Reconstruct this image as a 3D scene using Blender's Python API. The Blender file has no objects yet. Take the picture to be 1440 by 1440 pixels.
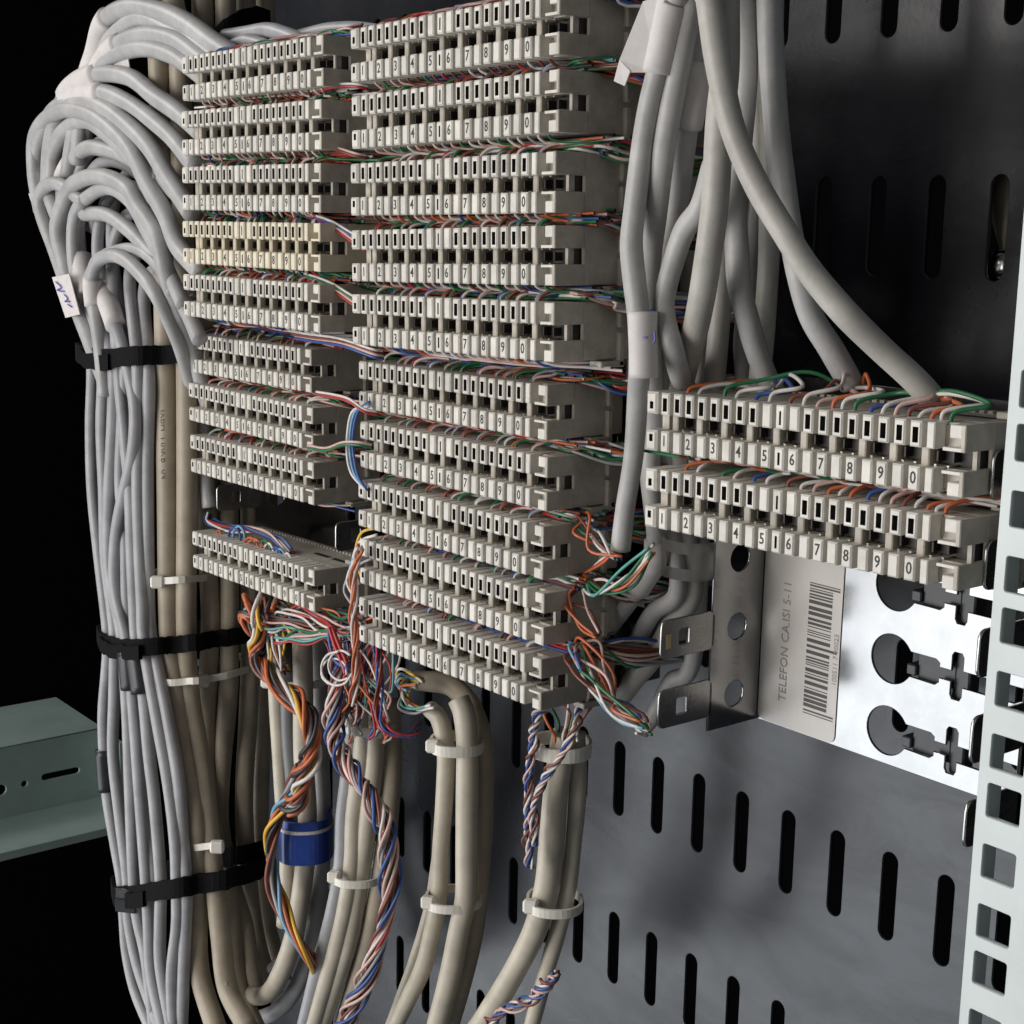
import bpy, bmesh, math, random
from mathutils import Vector, Matrix
S = 0.001                      # everything below is written in millimetres
random.seed(7)
scene = bpy.context.scene
COL = scene.collection

# ------------------------------------------------------------------ camera, world, lamps, exposure
RIGHT = Vector((0.6171421, 0.7866323, 0.0185811))
DOWN = Vector((0.1585873, -0.1012183, -0.9821430))
FWD = Vector((-0.7707047, 0.6090686, -0.1872160))
FPX = 2132.0
cam_data = bpy.data.cameras.new('camera')
cam = bpy.data.objects.new('camera', cam_data)
COL.objects.link(cam)
cam.matrix_world = Matrix(((RIGHT.x, -DOWN.x, -FWD.x, 0), (RIGHT.y, -DOWN.y, -FWD.y, 0), (RIGHT.z, -DOWN.z, -FWD.z, 0), (0, 0, 0, 1)))
cam_data.sensor_fit = 'HORIZONTAL'
cam_data.angle = 2 * math.atan(720 / FPX)
cam_data.clip_start = 0.01
cam_data.clip_end = 50
scene.camera = cam

world = bpy.data.worlds.new('World')
scene.world = world
world.use_nodes = True
world.node_tree.nodes['Background'].inputs[0].default_value = (0.90, 0.95, 1.0, 1)
world.node_tree.nodes['Background'].inputs[1].default_value = 0.098

def area_lamp(name, loc, target, sx, sy, watts, col):
    l = bpy.data.lights.new(name, 'AREA')
    l.shape = 'RECTANGLE'
    l.size, l.size_y, l.energy, l.color = sx * S, sy * S, watts, col
    o = bpy.data.objects.new(name, l)
    COL.objects.link(o)
    o.location = Vector(loc) * S
    d = Vector(target) - Vector(loc)
    o.rotation_euler = d.to_track_quat('-Z', 'Y').to_euler()
    return o
area_lamp('low_window_light', (-1200, -800, -800), (-420, 380, -150), 1350, 760, 7.8, (0.90, 0.95, 1.0))
area_lamp('left_window_light', (-1800, -560, 900), (-440, 320, -60), 800, 450, 9.0, (1.0, 0.97, 0.94))
area_lamp('front_fill_light', (-740, -950, 40), (-400, 330, -60), 900, 900, 14.0, (1.0, 0.965, 0.92))  # added fill from the front; no window known there

scene.view_settings.view_transform = 'Standard'
scene.view_settings.look = 'None'
scene.view_settings.exposure = 0.12
scene.view_settings.gamma = 1.0

# ------------------------------------------------------------------ helpers
def ray(px, py):
    return RIGHT * ((px - 720) / FPX) + DOWN * ((py - 720) / FPX) + FWD
def at(px, py, Y):                       # where the sight line through a photo point meets the depth plane Y (mm)
    d = ray(px, py)
    return d * (Y / d.y)
def mmpx(p):
    return p.dot(FWD) / FPX

def mat(name, col, rough=0.5, metal=0.0, spec=0.5, var=0.12, scale=160, bump=0.0, rvar=0.0, bscale=None, rnd=0.0, sss=0.0, dirt=0.0):
    m = bpy.data.materials.new(name)
    m.use_nodes = True
    nt = m.node_tree
    b = nt.nodes['Principled BSDF']
    b.inputs['Roughness'].default_value = rough
    b.inputs['Metallic'].default_value = metal
    b.inputs['Specular IOR Level'].default_value = spec
    if sss:
        b.inputs['Subsurface Weight'].default_value = sss
        b.inputs['Subsurface Radius'].default_value = (0.004, 0.003, 0.002)
    geo = nt.nodes.new('ShaderNodeNewGeometry')
    n = nt.nodes.new('ShaderNodeTexNoise')
    n.inputs['Scale'].default_value = scale
    n.inputs['Detail'].default_value = 5
    n.inputs['Roughness'].default_value = 0.65
    nt.links.new(geo.outputs['Position'], n.inputs['Vector'])
    r = nt.nodes.new('ShaderNodeValToRGB')
    r.color_ramp.elements[0].position, r.color_ramp.elements[1].position = 0.3, 0.7
    lo = [max(0, c * (1 - var)) for c in col]
    hi = [min(1, c * (1 + var)) for c in col]
    r.color_ramp.elements[0].color = (*lo, 1)
    r.color_ramp.elements[1].color = (*hi, 1)
    nt.links.new(n.outputs['Fac'], r.inputs['Fac'])
    out = r.outputs['Color']
    if rnd:
        oi = nt.nodes.new('ShaderNodeObjectInfo')
        mr = nt.nodes.new('ShaderNodeMapRange')
        mr.inputs['To Min'].default_value, mr.inputs['To Max'].default_value = 1 - rnd, 1 + rnd * 0.4
        nt.links.new(oi.outputs['Random'], mr.inputs['Value'])
        hs = nt.nodes.new('ShaderNodeHueSaturation')
        nt.links.new(mr.outputs['Result'], hs.inputs['Value'])
        nt.links.new(out, hs.inputs['Color'])
        out = hs.outputs['Color']
    if dirt:                          # a matt film of dust in smears and fine scratches over the gloss
        mp = nt.nodes.new('ShaderNodeMapping')
        mp.inputs['Rotation'].default_value = (0, 0.5, 0)
        mp.inputs['Scale'].default_value = (14, 14, 40)
        nt.links.new(geo.outputs['Position'], mp.inputs['Vector'])
        dn = nt.nodes.new('ShaderNodeTexNoise')
        dn.inputs['Scale'].default_value = 1.0
        dn.inputs['Detail'].default_value = 9
        dn.inputs['Roughness'].default_value = 0.72
        dn.inputs['Distortion'].default_value = 1.2
        nt.links.new(mp.outputs['Vector'], dn.inputs['Vector'])
        dr = nt.nodes.new('ShaderNodeMapRange')
        dr.inputs['From Min'].default_value, dr.inputs['From Max'].default_value = 0.36, 0.60
        dr.inputs['To Min'].default_value, dr.inputs['To Max'].default_value = spec * (1 - dirt * 0.55), spec * 1.12
        nt.links.new(dn.outputs['Fac'], dr.inputs['Value'])
        nt.links.new(dr.outputs['Result'], b.inputs['Specular IOR Level'])
    nt.links.new(out, b.inputs['Base Color'])
    if rvar:
        mr = nt.nodes.new('ShaderNodeMapRange')
        mr.inputs['To Min'].default_value, mr.inputs['To Max'].default_value = max(0.02, rough - rvar), rough + rvar
        nt.links.new(n.outputs['Fac'], mr.inputs['Value'])
        nt.links.new(mr.outputs['Result'], b.inputs['Roughness'])
    if bump:
        n2 = nt.nodes.new('ShaderNodeTexNoise')
        n2.inputs['Scale'].default_value = bscale or scale * 5
        n2.inputs['Detail'].default_value = 4
        nt.links.new(geo.outputs['Position'], n2.inputs['Vector'])
        bp = nt.nodes.new('ShaderNodeBump')
        bp.inputs['Strength'].default_value = bump
        bp.inputs['Distance'].default_value = 0.0006
        nt.links.new(n2.outputs['Fac'], bp.inputs['Height'])
        nt.links.new(bp.outputs['Normal'], b.inputs['Normal'])
    return m

M = dict(
    plastic=mat('white_plastic', (0.66, 0.63, 0.575), 0.45, var=0.14, scale=150, bump=0.12, bscale=1500, rnd=0.12),
    body=mat('shaded_dusty_plastic', (0.47, 0.43, 0.37), 0.5, var=0.26, scale=90, bump=0.15, bscale=1200, rnd=0.16),  # housing plastic darkened to stand for shade; random tone for dust
    creambody=mat('yellowed_shaded_plastic', (0.60, 0.54, 0.42), 0.5, var=0.15, scale=90),  # yellowed housing plastic, shade put into its colour too
    cream=mat('yellowed_plastic', (0.72, 0.66, 0.53), 0.42, var=0.08, scale=220, rnd=0.05),
    well=mat('window_recess', (0.075, 0.07, 0.062), 0.6, var=0.3),  # tooth holes coloured dark in place of the shade inside them
    dark=mat('contact_recess', (0.022, 0.018, 0.015), 0.5, var=0.4, scale=400),
    brass=mat('contact_metal', (0.75, 0.70, 0.6), 0.25, metal=1.0),
    barink=mat('barcode_ink', (0.055, 0.05, 0.047), 0.5),
    ink=mat('black_ink', (0.015, 0.015, 0.017), 0.6, var=0.2),
    lgrey=mat('light_grey_sheath', (0.42, 0.41, 0.40), 0.45, var=0.18, scale=70, bump=0.10, bscale=900),
    grey=mat('grey_sheath', (0.39, 0.385, 0.385), 0.42, var=0.17, scale=70, bump=0.10, bscale=900),
    pale=mat('pale_grey_sheath', (0.35, 0.35, 0.365), 0.40, var=0.17, scale=70, bump=0.10, bscale=900),
    warm=mat('warm_grey_sheath', (0.43, 0.41, 0.375), 0.45, var=0.18, scale=70, bump=0.10, bscale=900),
    beige=mat('beige_sheath', (0.37, 0.315, 0.24), 0.45, var=0.18, scale=60, bump=0.10, bscale=900),
    ivory=mat('ivory_sheath', (0.50, 0.455, 0.37), 0.40, var=0.17, scale=60, bump=0.10, bscale=900),
    darkgrey=mat('dark_grey_sheath', (0.16, 0.165, 0.17), 0.4, var=0.1),
    panel=mat('dark_paint', (0.011, 0.012, 0.017), 0.26, spec=0.66, var=0.35, scale=16, rvar=0.10, dirt=0.28, bump=0.05, bscale=700),
    steel=mat('stainless_steel', (0.37, 0.367, 0.365), 0.17, metal=1.0, var=0.14, scale=38, rvar=0.08, bump=0.10, bscale=26),
    litsteel=mat('lit_steel', (0.80, 0.79, 0.77), 0.36, metal=1.0, var=0.06, scale=60, rvar=0.05),  # lighter copy of the steel, so the bent tab seems to catch light
    tabsteel=mat('worn_steel', (0.44, 0.43, 0.415), 0.27, metal=1.0, var=0.14, scale=60, rvar=0.08, bump=0.12, bscale=90),
    dullsteel=mat('dull_steel', (0.34, 0.32, 0.30), 0.28, metal=1.0, var=0.2, scale=60),
    sticker=mat('grey_sticker', (0.55, 0.52, 0.49), 0.34, var=0.08, scale=35, rvar=0.06),
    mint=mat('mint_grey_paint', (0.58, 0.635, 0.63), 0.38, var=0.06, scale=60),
    black=mat('black_fabric', (0.005, 0.005, 0.0055), 0.9, spec=0.15, var=0.5, scale=700, bump=0.6, bscale=2500),
    blackplastic=mat('black_tape', (0.025, 0.026, 0.03), 0.35, var=0.3),
    nylon=mat('nylon_white', (0.74, 0.71, 0.64), 0.32, var=0.06, sss=0.25),
    blue=mat('blue_tape', (0.022, 0.055, 0.27), 0.28, var=0.15),
    paper=mat('paper', (0.60, 0.565, 0.55), 0.6, var=0.08, scale=200),
    cable_ink=mat('grey_print', (0.27, 0.25, 0.23), 0.6),
    purple=mat('purple_ink', (0.10, 0.08, 0.38), 0.5),
    void=mat('black_backdrop', (0.0015, 0.0015, 0.002), 0.9, spec=0.05),
    shaded_mint=mat('shaded_mint_paint', (0.25, 0.325, 0.305), 0.4, var=0.08, scale=40),  # same mint paint as the right rail, darkened to stand for shade
    glue=mat('yellow_residue', (0.60, 0.45, 0.24), 0.5),
)
WC = dict(orange=(0.52, 0.13, 0.045), red=(0.40, 0.032, 0.032), brown=(0.20, 0.06, 0.04), blue=(0.035, 0.085, 0.29), green=(0.025, 0.15, 0.06),
          white=(0.66, 0.62, 0.59), pink=(0.60, 0.40, 0.36), grey=(0.33, 0.33, 0.34), black=(0.03, 0.03, 0.035), yellow=(0.70, 0.42, 0.05), teal=(0.10, 0.34, 0.30), skyblue=(0.16, 0.33, 0.50))
for k, v in WC.items():
    M['w_' + k] = mat(k + '_insulation', v, 0.36, var=0.12, scale=300)

def tag(o, label=None, cat=None, group=None, kind=None):
    if label: o['label'] = label
    if cat: o['category'] = cat
    if group: o['group'] = group
    if kind: o['kind'] = kind
    return o
def link(name, me, parent=None, loc=None):
    o = bpy.data.objects.new(name, me)
    COL.objects.link(o)
    if parent: o.parent = parent
    if loc is not None: o.location = Vector(loc) * S
    return o
def empty(name, loc=(0, 0, 0)):
    o = bpy.data.objects.new(name, None)
    o.empty_display_size = 0.01
    COL.objects.link(o)
    o.location = Vector(loc) * S
    return o
def mesh_bm(name, bm, *mats):
    me = bpy.data.meshes.new(name)
    bm.to_mesh(me)
    bm.free()
    for m in mats: me.materials.append(m)
    return me
def mesh_py(name, vs, fs, mats, idx=None, smooth=False):
    me = bpy.data.meshes.new(name)
    me.from_pydata([tuple(c * S for c in v) for v in vs], [], fs)
    for m in mats: me.materials.append(m)
    if idx: me.polygons.foreach_set('material_index', idx)
    if smooth: me.polygons.foreach_set('use_smooth', [True] * len(fs))
    me.update()
    return me
def box(bm, x0, x1, y0, y1, z0, z1, bev=0.0, mi=0):
    r = bmesh.ops.create_cube(bm, size=1.0)
    for v in r['verts']:
        v.co = Vector(((x0 + x1) / 2 + v.co.x * (x1 - x0), (y0 + y1) / 2 + v.co.y * (y1 - y0), (z0 + z1) / 2 + v.co.z * (z1 - z0))) * S
    fs = list({f for v in r['verts'] for f in v.link_faces})
    for f in fs: f.material_index = mi
    if bev:
        es = list({e for v in r['verts'] for e in v.link_edges})
        q = bmesh.ops.bevel(bm, geom=es, offset=bev * S, segments=1, affect='EDGES', profile=0.5)
        for f in q['faces']: f.material_index = mi
def curve_mesh(c, name):
    o = bpy.data.objects.new('tmp', c)
    COL.objects.link(o)
    dg = bpy.context.evaluated_depsgraph_get()
    dg.update()
    me = bpy.data.meshes.new_from_object(o.evaluated_get(dg))
    bpy.data.objects.remove(o)
    me.name = name
    return me
def plate(name, loops, t, m, axes='xz', off=0.0, bev=0.15):
    """A sheet of thickness t with holes: loops[0] is the outline, the rest are holes (mm)."""
    c = bpy.data.curves.new(name, 'CURVE')
    c.dimensions = '2D'
    c.fill_mode = 'BOTH'
    c.extrude = (t / 2 - bev) * S
    c.bevel_depth = bev * S
    c.bevel_resolution = 0
    for lp in loops:
        s = c.splines.new('POLY')
        s.points.add(len(lp) - 1)
        for p, (x, y) in zip(s.points, lp): p.co = (x * S, y * S, 0, 1)
        s.use_cyclic_u = True
    me = curve_mesh(c, name)
    for v in me.vertices:
        x, y, z = v.co
        if axes == 'xz': v.co = (x, off * S + z, y)
        else: v.co = (off * S + z, x, y)
    me.flip_normals() if axes == 'xz' else None
    me.materials.clear()
    me.materials.append(m)
    me.update()
    return me
def circle(cx, cy, r, n=28):
    return [(cx + r * math.cos(i * 2 * math.pi / n), cy + r * math.sin(i * 2 * math.pi / n)) for i in range(n)]
def slot(cx, cy, w, h, n=8):           # rounded slot
    r = min(w, h) / 2
    pts = []
    if h >= w:
        for i in range(n + 1): a = math.pi * i / n; pts.append((cx + r * math.cos(a), cy + h / 2 - r + r * math.sin(a)))
        for i in range(n + 1): a = math.pi + math.pi * i / n; pts.append((cx + r * math.cos(a), cy - h / 2 + r + r * math.sin(a)))
    else:
        for i in range(n + 1): a = -math.pi / 2 + math.pi * i / n; pts.append((cx + w / 2 - r + r * math.cos(a), cy + r * math.sin(a)))
        for i in range(n + 1): a = math.pi / 2 + math.pi * i / n; pts.append((cx - w / 2 + r + r * math.cos(a), cy + r * math.sin(a)))
    return pts
def rrect(x0, x1, y0, y1, r, n=4):
    pts = []
    for cx, cy, a0 in ((x1 - r, y1 - r, 0), (x0 + r, y1 - r, 90), (x0 + r, y0 + r, 180), (x1 - r, y0 + r, 270)):
        for i in range(n + 1):
            a = math.radians(a0 + 90 * i / n)
            pts.append((cx + r * math.cos(a), cy + r * math.sin(a)))
    return pts
def text_mesh(name, s, size, m, sx=1.0, bold=0.0):
    c = bpy.data.curves.new(name, 'FONT')
    c.body = s
    c.size = size * S
    c.align_x = 'CENTER'
    c.align_y = 'CENTER'
    c.offset = bold * S
    c.resolution_u = 2
    c.extrude = 0.02 * S
    me = curve_mesh(c, name)
    for v in me.vertices:
        x, y, z = v.co
        v.co = (x * sx, -z, y)
    me.materials.clear()
    me.materials.append(m)
    return me

def spline(pts, n=8):
    P = [Vector(p) for p in pts]
    P = [P[0] * 2 - P[1]] + P + [P[-1] * 2 - P[-2]]
    out = []
    for i in range(1, len(P) - 2):
        a, b, c, d = P[i - 1], P[i], P[i + 1], P[i + 2]
        for k in range(n):
            t = k / n
            out.append(0.5 * ((2 * b) + (c - a) * t + (2 * a - 5 * b + 4 * c - d) * t * t + (3 * b - a - 3 * c + d) * t ** 3))
    out.append(P[-2])
    return out
def frames(path):
    n = len(path)
    T = [(path[min(i + 1, n - 1)] - path[max(i - 1, 0)]).normalized() for i in range(n)]
    up = Vector((0.31, 0.2, 0.9))
    if abs(T[0].dot(up.normalized())) > 0.9: up = Vector((1, 0, 0.1))
    N = [(up - T[0] * up.dot(T[0])).normalized()]
    for i in range(1, n):
        v = N[-1] - T[i] * N[-1].dot(T[i])
        N.append(v.normalized() if v.length > 1e-6 else N[-1])
    return T, N
def tube_data(path, r, sides, vs, fs, idx=None, mi=0, cap=True, flat=1.0):
    T, N = frames(path)
    b0 = len(vs)
    for i, p in enumerate(path):
        B = T[i].cross(N[i])
        rr = r(i / (len(path) - 1)) if callable(r) else r
        for k in range(sides):
            a = 2 * math.pi * k / sides
            vs.append(p + N[i] * (rr * math.cos(a)) + B * (rr * flat * math.sin(a)))
    f0 = len(fs)
    for i in range(len(path) - 1):
        for k in range(sides):
            q, w = b0 + i * sides, b0 + (i + 1) * sides
            fs.append((q + k, q + (k + 1) % sides, w + (k + 1) % sides, w + k))
    if cap:
        fs.append(tuple(b0 + k for k in reversed(range(sides))))
        fs.append(tuple(b0 + (len(path) - 1) * sides + k for k in range(sides)))
    if idx is not None: idx.extend([mi] * (len(fs) - f0))
def tube(name, path, r, m, sides=12, cap=True, origin=None, parent=None):
    o0 = origin if origin is not None else path[-1]
    vs, fs = [], []
    tube_data([p - o0 for p in path], r, sides, vs, fs, cap=cap)
    me = mesh_py(name, vs, fs, [m], smooth=True)
    return link(name, me, parent, None if parent else o0)

# ------------------------------------------------------------------ setting: black wall sheets added to shut out ambient light and darken the background
def sheet(name, vs, m):
    return tag(link(name, mesh_py(name, vs, [(0, 1, 2, 3)], [m])), kind='structure')
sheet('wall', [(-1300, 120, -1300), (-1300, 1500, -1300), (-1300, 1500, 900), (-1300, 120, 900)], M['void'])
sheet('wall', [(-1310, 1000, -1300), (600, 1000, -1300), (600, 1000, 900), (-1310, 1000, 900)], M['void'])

# perforated mounting panel
holes = []
for row in range(-5, 7):
    zc = 1.2 - 77.1 * row
    for i in range(-17, 6):
        x = -355.0 + 23.45 * i + 0.2
        if x > -730: holes.append(slot(x, zc, 7.0, 33.2))
panel = link('slotted_backplate', plate('slotted_backplate', [rrect(-752, -190, -560, 430, 3)] + holes, 2.0, M['panel'], 'xz', 416.0, 0.25))
tag(panel, 'dark grey steel panel with rows of vertical slots behind all the cables', 'panel')

# right rack rail with square holes
RY = 314.0
zt = [-104.4 + 15.9 * 2 + 12.7 + 15.9 + 15.9 + 12.7]
z = -148.9
tops = [z]
for k, g in enumerate([15.9, 12.7, 15.9, 15.9, 12.7, 15.9, 15.9]): tops.append(tops[-1] - g)
up = [15.9, 12.7, 15.9, 15.9, 12.7, 15.9] + [15.9, 12.7, 15.9] * 9
z = -148.9
for g in up:
    z += g
    tops.append(z)
rail = empty('rack_rail', (-207.7, RY, -260))
tag(rail, 'pale mint grey rack rail with a column of square holes beside the right blocks', 'rail')
lp = [[(0, -120), (48, -120), (48, 640), (0, 640)]]
for t_ in tops:
    z0 = t_ + 260
    if -116 < z0 - 9.3 and z0 < 636: lp.append(rrect(2.6, 12.3, z0 - 9.2, z0, 0.9))
link('face', plate('face', lp, 1.8, M['mint'], 'xz', 0.0, 0.2), rail)
bm = bmesh.new(); box(bm, 0.1, 1.9, 1.0, 6.5, -120, 640, 0.2)
link('side_flange', mesh_bm('side_flange', bm, M['mint']), rail)
pm = text_mesh('printed_mark', 'B H I', 6.5, M['ink'], 1.0)
o = link('printed_mark', pm, rail, (12.5 + 4.6, -1.0, 55)); o.rotation_euler = (0, math.radians(-90), 0)

# left dim rail running back into the cabinet
lr = empty('rack_rail', (-950, 300, -417))
tag(lr, 'dim green grey channel with a slot and two small holes low at the left edge', 'rail')
link('face', plate('face', [[(-160, 22), (96, 22), (96, 72), (-160, 72)], slot(66, 46, 27, 5.2), circle(41, 44.5, 2.4, 14), circle(25, 43.5, 4.0, 16), slot(-20, 42, 27, 5.2)], 2.0, M['shaded_mint'], 'yz', 0.0, 0.3), lr)
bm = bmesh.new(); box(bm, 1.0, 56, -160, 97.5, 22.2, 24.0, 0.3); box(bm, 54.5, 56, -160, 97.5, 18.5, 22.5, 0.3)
link('lower_flange', mesh_bm('lower_flange', bm, M['shaded_mint']), lr)
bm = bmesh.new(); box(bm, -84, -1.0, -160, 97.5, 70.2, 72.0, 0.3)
link('upper_flange', mesh_bm('upper_flange', bm, M['shaded_mint']), lr)
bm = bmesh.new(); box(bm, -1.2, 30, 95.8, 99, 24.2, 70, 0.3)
link('end_plate', mesh_bm('end_plate', bm, M['shaded_mint']), lr)

# ------------------------------------------------------------------ stainless mounting frames
def tab_mesh(y0=10.5, y1=34.0, bent=False):
    if not bent:
        return plate('tab', [rrect(y0, y1, -6.2, 6.2, 2.4), rrect(y0 + 7.5, y0 + 12.5, -2.9, 2.9, 0.8)], 1.0, M['tabsteel'], 'yz', 0.0, 0.2)
    # bowed tab: strips round a square hole, following a curve
    prof = [(0, 34), (0.3, 29.0), (-1.6, 25.0), (-6.0, 22.6), (-11.5, 22.4), (-15.4, 24.2), (-17.0, 27.6)]
    bm = bmesh.new()
    zs = [-6.2, -2.4, 2.4, 6.2]
    g = [[bm.verts.new((x * S, y * S, zz * S)) for zz in zs] for x, y in prof]
    for i in range(len(prof) - 1):
        for k in range(3):
            if k == 1 and i in (2, 3): continue
            bm.faces.new((g[i][k], g[i + 1][k], g[i + 1][k + 1], g[i][k + 1]))
    r = bmesh.ops.solidify(bm, geom=bm.faces[:], thickness=1.0 * S)
    for f in bm.faces: f.smooth = True
    return mesh_bm('bent_tab', bm, M['litsteel'])
TAB, BENT = tab_mesh(), tab_mesh(bent=True)
def mounting_frame(label, ox, oy, oz, rows, xl, xr, extra_top=11, extra_bot=13.0, tab_dy=0.0, tab_dz=0.0, skip=()):
    """rows: z of each block centre; ox, oy the block origin"""
    fr = empty('mounting_bracket', (ox, oy, oz))
    tag(fr, label, 'frame')
    rz = [r - oz for r in rows]
    z1, z0 = max(rz) + extra_top, min(rz) - extra_bot
    lp = [[(xl, z0), (xr, z0), (xr, z1), (xl, z1)]]
    for r in rz:
        cx, cz = xl + 53.6, r - 2.5
        arc = [(cx + 7.9 * math.cos(math.radians(a)), cz + 7.9 * math.sin(math.radians(a))) for a in range(33, 328, 12)]
        q = xl + 9.1
        R_ = xr - 6
        lp.append(arc + [(q + 51.4, cz - 4.0), (q + 60.5, cz - 4.2), (q + 62, cz - 3), (q + 62, cz - 1.8), (q + 65.8, cz - 1.8), (q + 65.8, cz - 5.6), (q + 66.6, cz - 7), (q + 69.4, cz - 7), (q + 70.2, cz - 5.6), (q + 70.2, cz - 2.9), (R_, cz - 2.9), (R_, cz + 2.4), (q + 70.2, cz + 2.4), (q + 70.2, cz + 6.4), (q + 69.4, cz + 7.6), (q + 66.6, cz + 7.6), (q + 65.8, cz + 6.4), (q + 65.8, cz + 1.8), (q + 62, cz + 1.8), (q + 62, cz + 3), (q + 60.5, cz + 4.0), (q + 51.4, cz + 4.0)])
        bm = bmesh.new()
        box(bm, q + 52.5, q + 66.5, 58.5, 66, cz - 4.6, cz + 4.6, 0.5); box(bm, q + 49.5, q + 53, 57.2, 63, cz - 3.6, cz - 0.2, 0.4); box(bm, q + 66, q + 71, 58.5, 64, cz - 7.5, cz + 7.5, 0.5)
        link('clip', mesh_bm('clip', bm, M['blackplastic']), fr)  # dark boxes added behind the cutouts so the openings look black
    link('back_plate', plate('back_plate', lp, 1.0, M['steel'], 'xz', 57.0, 0.2), fr)
    for xx in (xl, xr):
        lp = [[(33, z0), (57, z0), (57, z1), (33, z1)]] + [circle(44.6, r - 2.3, 4.7, 20) for r in rz]
        link('side_flange', plate('side_flange', lp, 1.0, M['steel'], 'yz', xx, 0.2), fr)
        for k, r in enumerate(rz):
            o = link('tab', BENT if (k in skip and xx == xl) else TAB, fr, (xx, tab_dy, r + tab_dz))
    return fr
RR = [-57.3 - 22.9 * k for k in range(5)]
rframe = mounting_frame('shiny stainless steel mounting frame with a grey barcode sticker under the right pair of blocks', -322.5, 312, -110, RR, -9.1, 105.5, tab_dz=-1.9, skip=(2,))
mounting_frame('stainless frame hidden behind the upper five blocks of the middle column', -455.6, 291.6, 10, [50.2 + 5.7 - 22.65 * k for k in range(5)], -6.0, 102.0, tab_dy=4)
mounting_frame('stainless frame behind the lower five blocks of the middle column', -479.6, 310, -113, [-67 + 5.7 - 23 * k for k in range(5)], -6.0, 102.0, tab_dy=4, extra_bot=6)
mounting_frame('stainless frame hidden behind the upper five blocks of the left column', -594.5, 295, 10, [50.7 + 5.7 - 22.35 * k for k in range(5)], -6.0, 102.0, tab_dy=4)
mounting_frame('stainless frame with one empty place above the lowest block of the left column', -642.6, 319.5, -114, [-67.9 + 5.7 - 23.4 * k for k in range(5)], -6.0, 102.0, tab_dy=2, extra_bot=6)

# sticker with barcode on the right frame (parts of the frame)
fz = 110
st = link('sticker', plate('sticker', [rrect(-8.3, 24.6, -161.6 + fz, -74 + fz, 2.5)], 0.25, M['sticker'], 'xz', 56.25, 0.05), rframe)
vs, fs = [], []
rb = random.Random(3)
zz = -154.5
while zz < -110.5:
    h = rb.choice([0.35, 0.35, 0.6, 0.9, 1.2])
    x0, x1 = 11.2, 20.8
    if zz < -152.8 or zz > -112.5 or abs(zz + 133) < 1.2: x1 = 23.6
    b0 = len(vs)
    vs += [(x0, 56.08, zz + fz), (x1, 56.08, zz + fz), (x1, 56.08, zz + h + fz), (x0, 56.08, zz + h + fz)]
    fs.append((b0, b0 + 1, b0 + 2, b0 + 3))
    zz += h + rb.choice([0.35, 0.5, 0.5, 0.9])
link('barcode', mesh_py('barcode', vs, fs, [M['barink']]), st)
tx = link('lettering', text_mesh('lettering', 'TELEFON CA.ISI 5-11', 4.5, M['cable_ink']), st, (2.2, 56.0, -132.8 + fz))
tx.rotation_euler = (0, math.radians(-90), 0)
tx = link('lettering', text_mesh('lettering', '100511 7 90023', 2.6, M['cable_ink']), st, (23.3, 56.0, -134 + fz))
tx.rotation_euler = (0, math.radians(-90), 0)
bm = bmesh.new(); box(bm, -8.6, -8.3, 12.2, 14.4, -3.0, 1.8, 0.1)
link('glue_residue', mesh_bm('glue_residue', bm, M['glue']), rframe, (0, 0, RR[3] + fz - 1.9))

# ------------------------------------------------------------------ terminal blocks
def tooth_mesh(name, w, h, dep, ch, hole=None, m=None):
    """Tooth with chamfered front; hole = (cx, cz, hw, hh, depth)."""
    a, b = w / 2, h / 2
    vs, fs, mi = [], [], []
    def ring(hx, hz, y, cx=0, cz=0):
        i = len(vs)
        vs.extend([(cx - hx, y, cz - hz), (cx + hx, y, cz - hz), (cx + hx, y, cz + hz), (cx - hx, y, cz + hz)])
        return i
    def bridge(i, j, m_=0):
        for k in range(4):
            fs.append((i + k, i + (k + 1) % 4, j + (k + 1) % 4, j + k)); mi.append(m_)
    r0, r1, r2 = ring(a, b, dep), ring(a, b, ch), ring(a - ch, b - ch, 0)
    fs.append((r0 + 3, r0 + 2, r0 + 1, r0)); mi.append(0)
    bridge(r0, r1); bridge(r1, r2)
    if hole:
        cx, cz, hw, hh, d = hole
        r3, r4 = ring(hw, hh, 0, cx, cz), ring(hw, hh, d, cx, cz)
        bridge(r2, r3); bridge(r3, r4, 1)
        fs.append((r4, r4 + 1, r4 + 2, r4 + 3)); mi.append(1)
    else:
        fs.append((r2, r2 + 1, r2 + 2, r2 + 3)); mi.append(0)
    return mesh_py(name, vs, fs, [m, M['well']], mi)
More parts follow.
